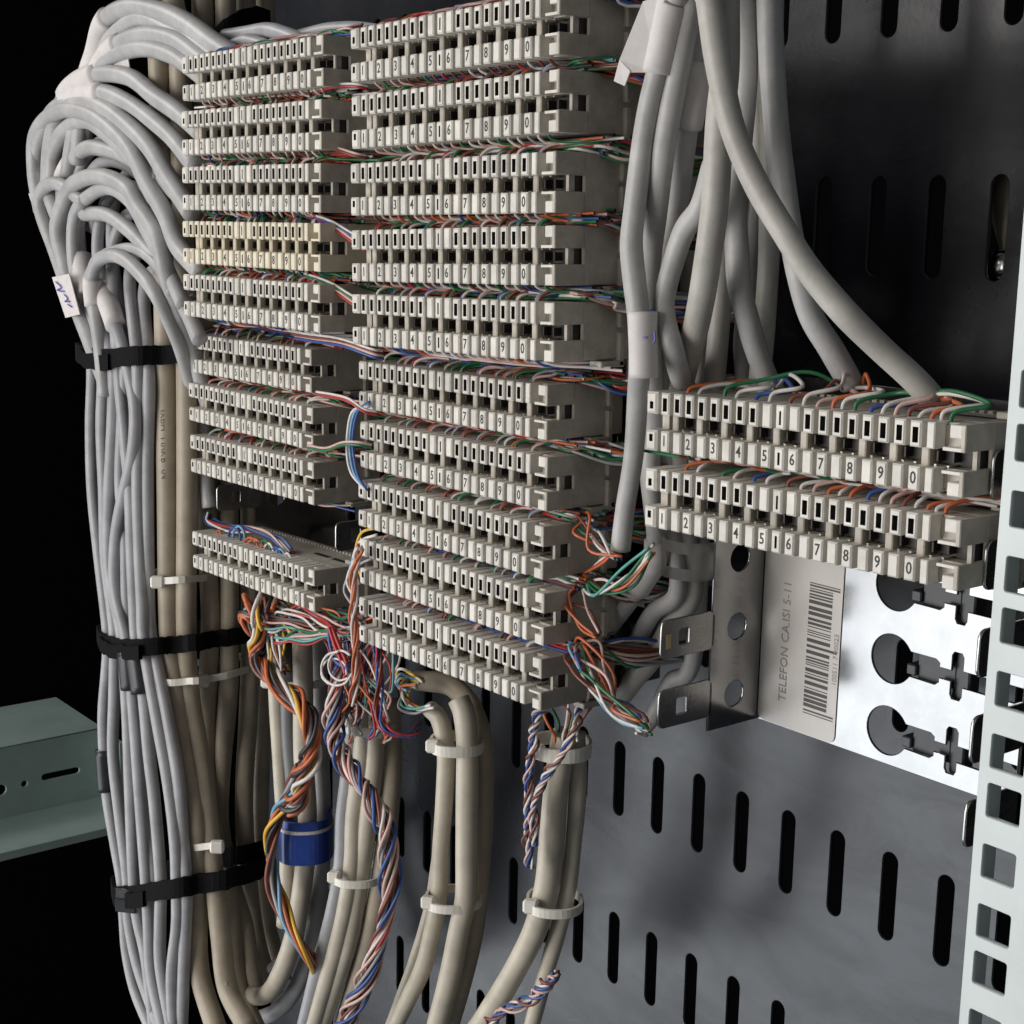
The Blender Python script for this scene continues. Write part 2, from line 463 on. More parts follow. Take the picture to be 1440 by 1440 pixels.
def block_meshes(p, body):
    d = {}
    d['open'] = tooth_mesh('tooth_open', 3.5, 6.6, 11, 0.45, (0.05, -0.2, 0.88, 1.98, 3.4), p)
    d['blank_u'] = tooth_mesh('tooth_blank', 3.45, 6.6, 11, 0.45, None, p)
    d['slit_u'] = tooth_mesh('tooth_slit', 3.45, 6.6, 11, 0.45, (0.1, -0.2, 0.36, 1.9, 1.5), p)
    d['blank_l'] = tooth_mesh('tooth_blank', 3.45, 6.2, 11, 0.45, None, p)
    d['slit_l'] = tooth_mesh('tooth_slit', 3.45, 6.2, 11, 0.45, (0.1, 0, 0.42, 1.75, 1.5), p)
    d['thin_u'] = tooth_mesh('tooth_thin', 2.4, 6.6, 11, 0.3, None, p)
    d['thin_l'] = tooth_mesh('tooth_thin', 2.4, 6.2, 11, 0.3, None, p)
    d['cap_u'] = tooth_mesh('end_cap', 4.7, 6.6, 11, 0.7, (0.1, -0.7, 0.75, 1.1, 1.8), p)
    d['cap_l'] = tooth_mesh('end_cap', 4.7, 6.2, 11, 0.7, (0.1, 0.8, 0.75, 1.1, 1.8), p)
    bm = bmesh.new()
    box(bm, -3.3, 96.4, 4.6, 11, -2.2, 2.1); box(bm, -3.3, 96.4, 4.6, 11, 8.9, 13.7)
    box(bm, -7.8, 103.6, 10.6, 32, -3.0, 3.0, 0.3); box(bm, -7.8, 103.6, 10.6, 32, 8.1, 14.5, 0.3)
    for j in range(10):
        x = 10 * j
        box(bm, x - 1.25, x + 1.25, 4.4, 9.5, 2.0, 9.0, 0.3)
    box(bm, -6.5, -3.6, 5.5, 11, 2.0, 9.0)
    # right end: recess floor, L-shaped clips, end wall with two windows
    box(bm, 96.2, 103.6, 5.0, 11, -2.9, 2.9); box(bm, 96.2, 103.6, 5.0, 11, 8.2, 14.4)
    box(bm, 100.2, 103.8, 0.0, 5.2, 11.2, 14.55, 0.2, 1); box(bm, 98.4, 103.8, 0.0, 3.0, 8.02, 8.85, 0, 1)
    box(bm, 100.2, 103.8, 0.0, 5.2, -3.06, 0.3, 0.2, 1); box(bm, 98.4, 103.8, 0.0, 3.0, 2.3, 3.05, 0, 1)
    box(bm, 103.5, 104.9, -0.05, 11.5, 7.9, 14.65, 0.25); box(bm, 103.5, 104.9, -0.05, 11.5, -3.15, 3.2, 0.25)
    box(bm, 103.55, 104.8, 5.2, 5.9, 3.0, 8.1)
    box(bm, 103.5, 104.9, 11.4, 33, -3.12, 14.62, 0.3)
    # latch loop behind the end wall, snap rail at the back
    box(bm, 103.0, 106.6, 25, 27.0, 6.6, 16.4, 0.3); box(bm, 103.0, 106.6, 25, 27.0, -5.2, 5.2, 0.3); box(bm, 101.0, 106.6, 17.5, 27.2, 14.9, 16.7, 0.3); box(bm, 101.0, 106.6, 17.5, 27.2, -5.5, -3.5, 0.3)
    for k in range(36):
        box(bm, 4 + k * 2.7, 5.5 + k * 2.7, 29.6, 31.6, 14.4, 15.3)
    box(bm, 0, 97, 31.9, 46, 1, 10, 0.3)
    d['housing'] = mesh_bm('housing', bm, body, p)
    return d
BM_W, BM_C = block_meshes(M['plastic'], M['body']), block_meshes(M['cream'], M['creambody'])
def contact_mesh():
    bm = bmesh.new()
    box(bm, -5, 103.2, 8.8, 30, 2.8, 8.3, 0, 0)
    for j in range(10):
        for dx in (-1.9, 1.9):
            for zc in (3.25, 7.75):
                box(bm, 5 + 10 * j + dx - 0.32, 5 + 10 * j + dx + 0.32, 4.6, 9.0, zc - 0.3, zc + 0.3, 0, 1)
            box(bm, 5 + 10 * j + dx * 1.25 - 0.25, 5 + 10 * j + dx * 1.25 + 0.25, 6.0, 9.0, 4.2, 6.8, 0, 0)
    for x0, x1 in ((72, 84), (87, 99)):
        box(bm, x0, x1, 19, 21.5, 14.3, 14.62, 0, 0)
    return mesh_bm('contact_strip', bm, M['dark'], M['brass'])
CONTACT = contact_mesh()
DIG = {d: text_mesh('numeral', d, 4.5, M['ink'], 0.86, 0.05) for d in '1234567890'}
LOWER = ['1', '', '2', '', '3', '', '4', '', '5', '|', '6', '', '7', '', '8', '', '9', '', '0']

BLOCKS = []
def terminal_block(T, roll, label, group, cream=False):
    d = BM_C if cream else BM_W
    b = empty('terminal_block', T)
    b.rotation_euler = (0, -math.radians(roll), 0)
    tag(b, label, 'terminal block', group)
    link('housing', d['housing'], b)
    link('contact_strip', CONTACT, b)
    link('end_cap', d['cap_l'], b, (-5.7, -0.1, 0)); link('end_cap', d['cap_u'], b, (-5.7, -0.1, 11.3))
    rr = random.Random(int(T[0] * 7 + T[2] * 13))
    for k in range(19):
        j = lambda: rr.uniform(-0.12, 0.12)
        kind = 'slit_u' if k == 9 else ('blank_u' if k in (8, 10) else 'open')
        link('tooth', d[kind], b, (k * 5.0 + j(), j(), 11.3 + j() * 0.5))
        t = link('tooth', d['slit_l'] if k == 9 else d['blank_l'], b, (k * 5.0 + j(), j(), j() * 0.5))
        s = LOWER[k]
        if s and s != '|': link('numeral', DIG[s], t, (0, -0.06, 0.1))
    link('tooth', d['thin_u'], b, (94.6, 0, 11.3)); link('tooth', d['thin_l'], b, (94.6, 0, 0))
    BLOCKS.append((Vector(T), roll, label))
    return b
ORD = ['first', 'second', 'third', 'fourth', 'fifth', 'sixth', 'seventh', 'eighth', 'ninth', 'tenth']
MID = [(-456.0, 291.6, 50.2, 0.69), (-455.4, 291.6, 27.7, 1.05), (-456.1, 291.6, 4.8, 0.86), (-455.5, 291.6, -18.0, 1.63), (-455.1, 291.6, -40.4, 1.45), (-479.8, 310.0, -67.0, 0.66), (-479.0, 310.0, -89.9, 0.43), (-480.2, 310.0, -113.0, 0.39), (-479.1, 310.0, -135.7, 0.6), (-479.6, 310.0, -159.0, 0.97)]
LEFT = [(-592.7, 295, 50.7, -0.1), (-594.2, 295, 28.7, -0.28), (-594.8, 295, 6.0, -0.22), (-595.4, 295, -16.3, 0.17), (-595.8, 295, -38.7, 0.12), (-643.6, 319.5, -67.9, 0.51), (-642.7, 319.5, -90.9, -0.04), (-642.1, 319.5, -115.3, 0.84), (-642.0, 319.5, -161.7, 1.19)]
RIGHTB = [(-322.8, 312.2, -63.1, 1.24), (-322.3, 312.2, -86.4, 1.24)]
G = 'white ten-pair terminal blocks clipped to the frames'
for i, (x, y, z, r) in enumerate(MID):
    e = {0: ', at the very top', 9: ', at the very bottom'}.get(i, '')
    terminal_block((x, y, z), r, f'off-white terminal block numbered 1 to 0, {ORD[i]} from the top of the middle column', G)
for i, (x, y, z, r) in enumerate(LEFT):
    if i == 3: lb = 'yellowed cream terminal block, the only cream one, fourth from the top of the left column'
    elif i == 8: lb = 'off-white terminal block alone under the empty place at the foot of the left column'
    else: lb = f'off-white terminal block, {ORD[i]} from the top of the left column'
    terminal_block((x, y, z), r, lb, G, cream=(i == 3))
terminal_block(RIGHTB[0][:3], RIGHTB[0][3], 'upper of the two large-looking terminal blocks beside the rack rail, wires fanned on top', G)
terminal_block(RIGHTB[1][:3], RIGHTB[1][3], 'lower of the two terminal blocks beside the rack rail, just above the barcode sticker', G)

# ------------------------------------------------------------------ cables
PATH = {}
def cable(key, label, pts, wpx, m, Y=None, group=None, n=8, cat='cable', sides=14):
    rc = random.Random(sum(map(ord, key)) * 31)
    jx = 3.4 if key[0] == 'l' else 1.4
    P = [at(p[0] + rc.uniform(-jx, jx), p[1] + rc.uniform(-jx, jx) * 0.8, p[2] if len(p) > 2 else Y) for p in pts]
    r = 0.5 * wpx * sum(mmpx(p) for p in P) / len(P)
    path = spline(P, n)
    PATH[key] = (path, r)
    a1, a2 = rc.uniform(0, 6), rc.uniform(0, 6)
    return tag(tube('cable', path, lambda t: r * (1 + 0.022 * math.sin(11 * t + a1) + 0.018 * math.sin(27 * t + a2)), M[m], sides), label, cat, group)
# right bundle of grey cables, hanging in front of the dark panel
GR = 'grey cables hanging down at the right of the middle column'
cable('A', 'grey cable nearest the middle blocks, wearing a folded paper flag at the top', [(952, -420), (952, -40), (944, 8), (924, 102), (913, 146), (903, 208), (893, 300), (889, 345), (892, 395), (897, 440), (900, 500, 307), (897, 560, 317), (890, 640, 322), (881, 710, 325), (872, 772, 326)], 32, 'lgrey', 302, GR)
cable('B', 'grey cable second from the middle blocks, entering the paper band marked with ink', [(979, -420), (979, -40), (972, 0), (951, 102), (933, 208), (921, 300, 310), (914, 363, 316), (911, 426, 322), (913, 480, 328), (918, 540, 336), (921, 600, 342), (915, 660, 340), (925, 771, 345), (904, 818, 345), (875, 858, 345), (845, 896, 343)], 32, 'lgrey', 306, GR)
cable('C', 'grey cable with a plain paper wrap near the top, behind the crossing cable', [(995, -420), (995, -40), (985, 20), (976, 125), (966, 188), (951, 300, 322), (940, 363, 328), (936, 450, 336), (937, 545, 343), (940, 700, 348), (953, 827, 352), (918, 862, 352), (893, 907, 352), (880, 935, 352)], 28, 'lgrey', 314, GR)
cable('D', 'straight warm grey cable ending behind the left end of the upper right block', [(1022, -420), (1022, -40), (1019, 90), (1012, 177), (1005, 280), (996, 363, 306), (981, 447, 313), (962, 530, 326), (950, 590, 345), (955, 700, 352), (975, 827, 358), (945, 875, 358), (927, 911, 356), (893, 955, 352), (869, 986, 350)], 35, 'warm', 304, GR)
cable('E', 'grey cable bowing out to the left in a loop above the right blocks', [(1003, 230), (985, 290), (963, 325), (943, 380), (935, 426), (938, 457), (946, 490), (956, 525, 318), (972, 575, 340), (985, 720, 362), (975, 927, 366), (944, 960, 364), (920, 1004, 362), (903, 1027, 360)], 29, 'lgrey', 309, GR)
cable('F', 'long grey cable sweeping across the others to the right end of the upper right block', [(985, -420, 296), (985, -60, 296), (996, 0, 296), (1011, 90, 296), (1031, 180, 297), (1064, 257, 298), (1102, 322, 300), (1138, 382, 304), (1188, 441, 309), (1240, 491, 317), (1284, 531, 324), (1312, 562, 329)], 38, 'warm', 306, GR)
cable('G', 'grey cable at the right edge of the bundle, passing behind the sweeping one', [(1080, -420), (1080, -60), (1082, 0), (1086, 100), (1093, 200), (1102, 270), (1111, 330), (1123, 387), (1140, 445, 328), (1168, 491, 333), (1198, 540, 340)], 36, 'lgrey', 324, GR)
cable('H', 'grey cable curving right at its foot to the middle of the upper right block', [(1047, -420), (1047, -60), (1046, 0), (1048, 100), (1040, 200), (1033, 280), (1036, 363), (1041, 405), (1050, 447, 326), (1062, 488, 331), (1080, 535, 337), (1090, 555, 340)], 34, 'lgrey', 322, GR)
cable('I', 'grey cable deep in the bundle just behind the sweeping cable, seen at the top', [(1020, -420), (1020, -60), (1023, 0), (1030, 100), (1032, 190), (1022, 300), (1014, 420), (1003, 560)], 32, 'warm', 334, GR)
cable('K', 'dim grey cable deep in the bundle, second from its right edge', [(1070, -420), (1070, -60), (1072, 0), (1078, 100), (1083, 220), (1082, 340), (1076, 450), (1066, 560)], 32, 'warm', 338, GR)
cable('L', 'pale grey cable showing briefly between two others above the upper right block', [(1066, 240), (1058, 322), (1050, 420), (1044, 480), (1046, 550)], 25, 'lgrey', 342, GR)
cable('MM', 'dim grey cable in the shade behind the straight one of the right bundle', [(1010, 250), (1000, 330), (985, 440), (978, 560)], 27, 'warm', 345, GR)
cable('NN', 'dim grey cable at the very back of the right bundle', [(960, 150), (975, 260), (968, 420), (975, 560)], 25, 'warm', 348, GR)

cable('O', 'dim grey cable filling the back of the right bundle near its right edge', [(1056, -420), (1056, -60), (1060, 60), (1068, 180), (1066, 300), (1062, 420), (1058, 560)], 30, 'warm', 354, GR)
cable('P', 'dim grey cable at the back of the right bundle behind the two paper wraps', [(960, -420), (960, -60), (958, 60), (975, 180), (985, 300), (990, 430), (985, 560)], 30, 'warm', 358, GR)
cable('Q', 'dim grey cable at the back right of the bundle, straight down beside the dark panel', [(1088, -420), (1088, -60), (1088, 80), (1086, 200), (1080, 320), (1070, 430), (1060, 560)], 28, 'lgrey', 362, GR)
# left bundle: thin pale cables that loop up and over to the left column
GL = 'thin grey cables looping over from the left bundle'
LO = [
    ('la', 'topmost thin grey cable, looping over at the top edge to the first left block', [(112, 200), (122, 130), (132, 75), (150, 28), (185, 8), (225, 16), (265, 36), (305, 62), (340, 85)], 27, 318),
    ('lb', 'thin grey cable just under the topmost loop, ending behind the first left block', [(118, 210), (130, 130), (148, 72), (172, 42), (205, 26), (245, 42), (280, 64), (315, 90)], 26, 321),
    ('lc', 'thin grey cable bending under two higher loops toward the first left block', [(108, 230), (120, 150), (138, 92), (165, 62), (205, 46), (245, 56), (283, 80), (310, 100)], 24, 316),
    ('ld', 'thin grey cable arching past paper scraps to the corner of the first left block', [(95, 250), (105, 170), (125, 110), (160, 80), (200, 68), (238, 76), (268, 94), (300, 118)], 24, 315),
    ('le', 'thin grey cable arching to the second left block below the paper scraps', [(75, 260), (80, 180), (98, 128), (135, 106), (178, 110), (218, 132), (252, 160), (285, 190)], 25, 313),
    ('lf', 'thin grey cable arching under the previous one to the second left block', [(68, 280), (70, 200), (92, 146), (138, 128), (178, 144), (212, 168), (242, 196), (275, 235)], 24, 312),
    ('lg', 'thin grey cable arching down to the third left block', [(60, 290), (54, 215), (72, 160), (108, 143), (145, 150), (178, 172), (208, 205), (238, 248), (270, 300)], 25, 310),
    ('lh', 'broad arch of grey cable with a bright lower edge, down to the fourth left block', [(62, 300), (48, 240), (52, 185), (80, 155), (120, 158), (155, 178), (186, 214), (208, 258), (232, 305), (254, 345), (285, 385)], 25, 308),
    ('li', 'grey cable curling tightly inside the broad arch', [(88, 330), (68, 265), (72, 215), (90, 185), (118, 172), (155, 186), (190, 222), (220, 260)], 24, 313),
    ('lj', 'short grey arch in the shade under the broad arch', [(98, 340), (90, 265), (97, 228), (122, 210), (155, 211), (190, 226), (225, 250), (262, 285)], 22, 317),
    ('lk', 'grey cable at the outer left edge with a white paper flag', [(148, 520), (118, 450), (92, 395), (72, 345), (58, 300), (54, 272), (68, 259), (92, 262), (118, 285)], 20, 306),
    ('ll', 'main front arch of grey cable, sweeping down beside the left column to the sixth block', [(150, 540), (128, 480), (106, 420), (92, 370), (84, 318), (93, 272), (115, 251), (147, 247), (176, 262), (200, 292), (218, 330), (232, 375), (250, 430, 309), (266, 482, 319), (280, 530, 325), (296, 575, 330)], 24, 303),
    ('lm', 'grey arch nested inside the main front arch', [(118, 430), (104, 360), (108, 300), (128, 270), (158, 266), (184, 286), (208, 322), (232, 370), (258, 430)], 20, 307),
    ('ln', 'grey cable crossing behind the main front arch toward the fifth left block', [(122, 300), (150, 300), (182, 320), (208, 347), (234, 385), (262, 440), (280, 480)], 22, 311),
    ('lo', 'lowest front loop of grey cable, arching above the top black strap to the seventh block', [(150, 560), (144, 500), (134, 440), (129, 398), (136, 370), (155, 360), (177, 366), (197, 384), (216, 412), (236, 450, 306), (252, 492, 314), (265, 540, 322), (275, 590, 327), (284, 640, 331), (293, 700, 334)], 20, 300),
    ('lp', 'short grey cable bridging behind the lowest front loop', [(120, 400), (140, 368), (168, 352), (198, 352), (224, 374), (245, 410)], 17, 308),
    ('lq', 'grey cable hanging behind the left end of the sixth block down to the empty place', [(262, 400), (276, 450), (284, 520), (286, 600), (290, 660), (294, 712)], 22, 352),
]
for k, lb, pts, w, Y in LO:
    cable(k, lb, pts, w, 'grey', 306 + (Y - 311) * 0.6, GL)
GS = 'thin pale cables running down the front of the left bundle'
LS = [
    ('s1', 'thin pale cable on the far left edge of the bundle, black tape low down', [(100, 400), (118, 450), (130, 510), (127, 600), (131, 690), (139, 780), (151, 885), (150, 930), (146, 1000), (147, 1060), (152, 1120), (163, 1190), (172, 1240), (174, 1290), (179, 1340), (192, 1395), (212, 1450)], 17, 300),
    ('s2', 'thin pale cable second from the left edge of the bundle', [(110, 420), (135, 460), (146, 510), (143, 600), (146, 690), (150, 780), (158, 850), (163, 900), (160, 980), (160, 1060), (168, 1150), (179, 1235), (181, 1290), (196, 1360), (228, 1450)], 18, 299),
    ('s3', 'thin pale cable third from the left edge, vanishing under the tape clip', [(112, 350), (128, 430), (158, 500), (160, 560), (156, 640), (152, 720), (154, 800), (166, 865), (172, 905), (178, 1000), (183, 1100), (189, 1235), (194, 1290), (207, 1350), (219, 1450)], 18, 298),
    ('s4', 'thin pale cable that swings left below the top strap and crosses two others', [(140, 400), (160, 450), (180, 515), (189, 575), (186, 640), (172, 700), (162, 760), (163, 830), (178, 900), (186, 960), (190, 1040), (198, 1130), (205, 1235), (209, 1300), (212, 1370), (230, 1450)], 18, 296),
    ('s5', 'thin pale cable appearing between crossing cables below the top strap', [(160, 400), (163, 470), (168, 540), (176, 620), (184, 690), (186, 780), (190, 850), (194, 905), (204, 985), (211, 1060), (218, 1130), (226, 1235), (226, 1300), (227, 1360), (242, 1450)], 18, 299),
    ('s6', 'thin pale cable along the right side of the thin group, next to the beige ones', [(182, 440), (193, 500), (196, 580), (194, 680), (196, 780), (200, 850), (203, 905), (222, 1010), (238, 1100), (247, 1180), (250, 1240), (248, 1300), (241, 1370), (243, 1450)], 18, 301),
    ('s7', 'thin grey cable half hidden behind the crossing thin cables', [(170, 430), (176, 500), (172, 590), (168, 680), (176, 760), (178, 850), (185, 905), (196, 1000), (200, 1100), (215, 1235), (216, 1320), (225, 1450)], 17, 304),
    ('s8', 'thin grey cable in the shade between the thin and the beige cables', [(200, 420), (208, 520), (209, 640), (208, 760), (212, 880), (222, 940), (236, 1010), (250, 1100), (258, 1180), (262, 1250), (258, 1340), (256, 1450)], 18, 309),
]
TOPS = dict(s1=[(230, 210, 318), (170, 150, 316), (110, 190, 312), (88, 280, 308), (96, 370, 306)],
            s2=[(240, 250, 320), (180, 190, 318), (120, 220, 314), (102, 300, 310), (112, 390, 307)],
            s3=[(250, 310, 322), (190, 240, 320), (140, 230, 316), (114, 290, 311), (116, 370, 307)],
            s4=[(255, 330, 322), (205, 270, 320), (160, 265, 316), (138, 320, 311), (142, 390, 307)],
            s5=[(262, 390, 322), (225, 320, 320), (185, 300, 317), (162, 340, 312), (158, 400, 308)],
            s6=[(270, 420, 324), (235, 355, 322), (203, 345, 319), (184, 390, 314)],
            s7=[(250, 280, 323), (200, 235, 322), (165, 270, 319), (158, 350, 314)],
            s8=[(275, 440, 326), (245, 390, 324), (215, 380, 321), (202, 420, 316)])
for k, lb, pts, w, Y in LS:
    cable(k, lb, TOPS[k] + pts[1:], w, 'pale', 304 + (Y - 300) * 0.45, GS)
GB = 'thick beige cables in the left bundle'
LB = [
    ('b1', 'thick beige cable with grey printing, leftmost of the beige group', [(205, -320), (205, -40), (222, 60), (228, 300), (232, 500), (236, 700), (237, 880), (246, 960), (258, 1040), (275, 1140), (279, 1220), (276, 1290), (282, 1370), (304, 1450)], 30, 316),
    ('b2', 'thick beige cable second in the beige group, its print near the foot', [(240, -320), (240, -40), (252, 60), (258, 300), (262, 500), (263, 700), (263, 880), (268, 980), (284, 1090), (296, 1180), (304, 1250), (310, 1320), (322, 1390), (350, 1450)], 30, 322),
    ('b3', 'thick beige cable third in the beige group, going straight behind the lowest left block', [(285, -320), (285, -40), (286, 100), (292, 500), (294, 760), (295, 880), (292, 980), (290, 1080), (300, 1170), (318, 1250), (326, 1330), (336, 1390), (360, 1450)], 29, 336),
    ('b4', 'thick beige cable fourth in the beige group, partly in the shade', [(318, -320), (318, -40), (318, 100), (322, 500), (323, 760), (323, 880), (320, 980), (312, 1080), (308, 1160), (326, 1240), (342, 1300), (350, 1350), (362, 1400)], 28, 344),
    ('b5', 'beige cable at the back right of the left bundle in deep shade', [(345, -320), (345, -40), (346, 60), (350, 500), (352, 880), (350, 1000), (344, 1120), (350, 1240), (362, 1330), (384, 1400)], 28, 356),
    ('b6', 'brownish cable farthest right at the back of the left bundle', [(372, -320), (372, -40), (374, 60), (376, 700), (374, 900), (368, 1050), (366, 1200), (376, 1300), (398, 1380)], 26, 368),
]
for k, lb, pts, w, Y in LB:
    cable(k, lb, pts, w, 'beige', Y, GB)
# the cables across the top, from the strap to the middle column
cable('t1', 'grey cable stub lying on the first left block, its cut end showing red wires', [(322, 68), (345, 58), (362, 60), (378, 66)], 18, 'pale', 318)
cable('t2', 'grey cable lying across the top of the first left block', [(318, 52), (345, 48), (375, 42), (405, 50), (435, 62), (470, 72), (520, 82)], 22, 'pale', 322)
cable('t3', 'grey cable humped behind the top blocks between the two columns', [(400, 62), (425, 50), (460, 42), (500, 42), (560, 50), (620, 60)], 22, 'pale', 330)

# lower groups
cable('g1a', 'pale cable at the left of the group with the blue tape', [(392, 840), (388, 900), (387, 960), (391, 1040), (398, 1120), (404, 1180), (404, 1240), (398, 1300)], 22, 'ivory', 338)
cable('g1b', 'dark grey cable beside the pale one above the blue tape', [(406, 880), (404, 960), (407, 1040), (412, 1120), (414, 1180), (412, 1250)], 22, 'darkgrey', 341)
cable('g1c', 'beige cable hooking round in a J shape below the blue tape', [(424, 880), (425, 960), (428, 1060), (432, 1140), (430, 1200), (424, 1260), (413, 1320), (398, 1365), (376, 1396), (352, 1400), (334, 1375), (326, 1330)], 27, 'ivory', 340)
cable('g1d', 'dim grey cable at the back of the blue taped group', [(448, 880), (449, 960), (453, 1080), (454, 1180), (448, 1270), (432, 1350), (404, 1410), (365, 1432), (340, 1425)], 24, 'grey', 352)
cable('g1e', 'short grey cable tucked inside the J shaped bend', [(436, 1260), (415, 1330), (385, 1362), (360, 1378), (345, 1395)], 20, 'grey', 358)
cable('g2a', 'pale grey cable at the left of the group wrapped by the red and blue twist', [(496, 985), (492, 1060), (484, 1140), (480, 1200), (474, 1250), (463, 1305), (446, 1365), (428, 1445)], 22, 'pale', 336)
cable('g2b', 'pale cable second in the group wrapped by the red and blue twist', [(512, 990), (508, 1060), (500, 1140), (496, 1200), (490, 1250), (480, 1310), (462, 1375), (440, 1450)], 25, 'ivory', 338)
cable('g2c', 'beige cable behind the red and blue twist', [(530, 990), (528, 1060), (520, 1140), (512, 1200), (503, 1255), (492, 1315), (474, 1380), (450, 1450)], 27, 'ivory', 342)
cable('g2d', 'beige cable in the shade at the right of the red and blue twist', [(548, 985), (550, 1060), (546, 1140), (540, 1220), (526, 1290), (506, 1360), (482, 1450)], 29, 'beige', 350)
cable('g3a', 'beige cable with a cut stub end, left of the double tied pair', [(604, 996), (616, 1010), (626, 1036), (627, 1070), (624, 1130), (620, 1200), (617, 1265), (609, 1310), (594, 1360), (575, 1405), (552, 1450)], 25, 'ivory', 336)
cable('g3b', 'beige cable, right of the double tied pair, its open end under the tenth block', [(646, 984), (654, 1006), (658, 1045), (658, 1120), (657, 1200), (655, 1260), (647, 1305), (634, 1370), (614, 1450)], 32, 'ivory', 338)
cable('g3c', 'beige cable bent left under the tenth block, wires spilling out', [(590, 957), (606, 958), (625, 962), (644, 972), (664, 996), (676, 1040), (679, 1120), (676, 1220), (668, 1300), (650, 1380), (628, 1450)], 30, 'beige', 348)
cable('g3d', 'thin beige cable behind the tied pair, curving away at the bottom left', [(618, 1200), (608, 1275), (592, 1330), (574, 1380), (548, 1450)], 22, 'ivory', 344)
cable('g4a', 'thick ivory cable with the blue and white twisted wires down its side', [(795, 1030), (790, 1060), (782, 1120), (777, 1180), (770, 1245), (753, 1305), (722, 1370), (688, 1425), (664, 1460)], 35, 'ivory', 338)
cable('g4b', 'beige cable right of the thick ivory one, ending at the bottom edge', [(812, 1030), (812, 1100), (806, 1180), (799, 1255), (785, 1310), (766, 1370), (746, 1450)], 24, 'ivory', 346)

# ------------------------------------------------------------------ ties, straps, tapes, paper
UH = Vector((RIGHT.x, RIGHT.y, 0)).normalized()
WH = Vector((FWD.x, FWD.y, 0)).normalized()
def band(bm_vs, bm_fs, a, b, h, t, tilt=0.0, n=36, wob=0.0, sq=1.0, seed=1):
    rr = random.Random(seed)
    b0 = len(bm_vs)
    for i in range(n):
        th = 2 * math.pi * i / n
        c, s = math.cos(th), math.sin(th)
        c2 = math.copysign(abs(c) ** sq, c); s2 = math.copysign(abs(s) ** sq, s)
        w = rr.uniform(-wob, wob)
        for (rad, z) in ((0, -h / 2), (0, h / 2), (t, h / 2), (t, -h / 2)):
            u, v = (a + rad) * c2, (b + rad) * s2
            bm_vs.append(UH * u + WH * v + Vector((0, 0, z + tilt * u + w)))
    for i in range(n):
        p, q = b0 + 4 * i, b0 + 4 * ((i + 1) % n)
        for k in range(4):
            bm_fs.append((p + k, q + k, q + (k + 1) % 4, p + (k + 1) % 4))
def zip_tie(label, px, py, Y, hw, b, m='nylon', h=3.4, tilt=0.0, head=-1, headup=0.0, t=1.1, group='white plastic cable ties', hs=1.0):
    p = at(px, py, Y)
    e = empty('cable_tie', p)
    tag(e, label, 'cable tie', group)
    a = hw * mmpx(p)
    vs, fs = [], []
    band(vs, fs, a, b, h, t, tilt, sq=0.85)
    link('strap', mesh_py('strap', vs, fs, [M[m]], smooth=False), e)
    if head:
        bm = bmesh.new()
        box(bm, -2.9 * hs, 2.9 * hs, -2.0 * hs, 2.0 * hs, -2.7 * hs, 2.7 * hs, 0.9 * hs)
        u = head * a * 0.93
        v = -b * 0.55
        o = link('head', mesh_bm('head', bm, M[m]), e, UH * u + WH * v + Vector((0, 0, tilt * u + headup)))
        o.rotation_euler = (0, 0, math.atan2(UH.y, UH.x) + 0.3 * head)
    return e
zip_tie('white cable tie across the group above the blue tape', 416, 955, 342, 40, 10, head=-1)
zip_tie('milky cable tie at the frayed top of the red and blue twisted group', 518, 1018, 341, 34, 11, head=-1, tilt=-0.1, h=4)
zip_tie('white cable tie with a round head round the group of the red and blue twist', 503, 1229, 341, 33, 11, head=-1, headup=1)
zip_tie('white cable tie just under the stub ends, upper tie of the double tied pair', 643, 1046, 338, 35, 9.5, head=-1, h=4.2, headup=0.8)
zip_tie('white cable tie low on the tied pair, its head sticking out to the left', 638, 1264, 338, 37, 9.5, head=-1, headup=1.0, tilt=0.03)
zip_tie('milky cable tie round the top of the thick ivory cable', 790, 1050, 341, 38, 10, head=-1, h=5)
zip_tie('white cable tie low round the thick ivory cable', 780, 1268, 341, 36, 10, head=-1, headup=0.6)

def ribbon(pts, h, t, depth, closed=True, wob=0.0, seed=0, dz=0.0):
    """A flat band hugging the front of a row of cables: pts are (px, py, Y, stand-off mm)."""
    rr = random.Random(seed)
    F = [at(p[0], p[1], p[2]) - WH * p[3] + Vector((0, 0, dz)) for p in pts]
    ctr = sum(F, Vector()) / len(F) + WH * depth * 0.5
    loop = spline(F, 4)
    if closed:
        B = [p + WH * (depth + 2 * q[3]) for p, q in zip(F, pts)][::-1]
        loop = loop + [F[-1] + (B[0] - F[-1]) * 0.5 + UH * 4] + spline(B, 3) + [F[0] + (B[-1] - F[0]) * 0.5 - UH * 4]
    n = len(loop)
    vs, fs = [], []
    for i, p in enumerate(loop):
        a, b = loop[(i - 1) % n] if closed or i else p, loop[(i + 1) % n] if closed or i < n - 1 else p
        d = (b - a); d.z = 0
        nr = Vector((d.y, -d.x, 0)).normalized()
        if nr.dot(p - ctr) < 0: nr = -nr
        w = rr.uniform(-wob, wob)
        for off, z in ((0, -h / 2), (0, h / 2), (t, h / 2), (t, -h / 2)):
            vs.append(p + nr * off + Vector((0, 0, z + w)))
    for i in range(n if closed else n - 1):
        p, q = 4 * i, 4 * ((i + 1) % n)
        for k in range(4): fs.append((p + k, p + (k + 1) % 4, q + (k + 1) % 4, q + k))
    return vs, fs, F
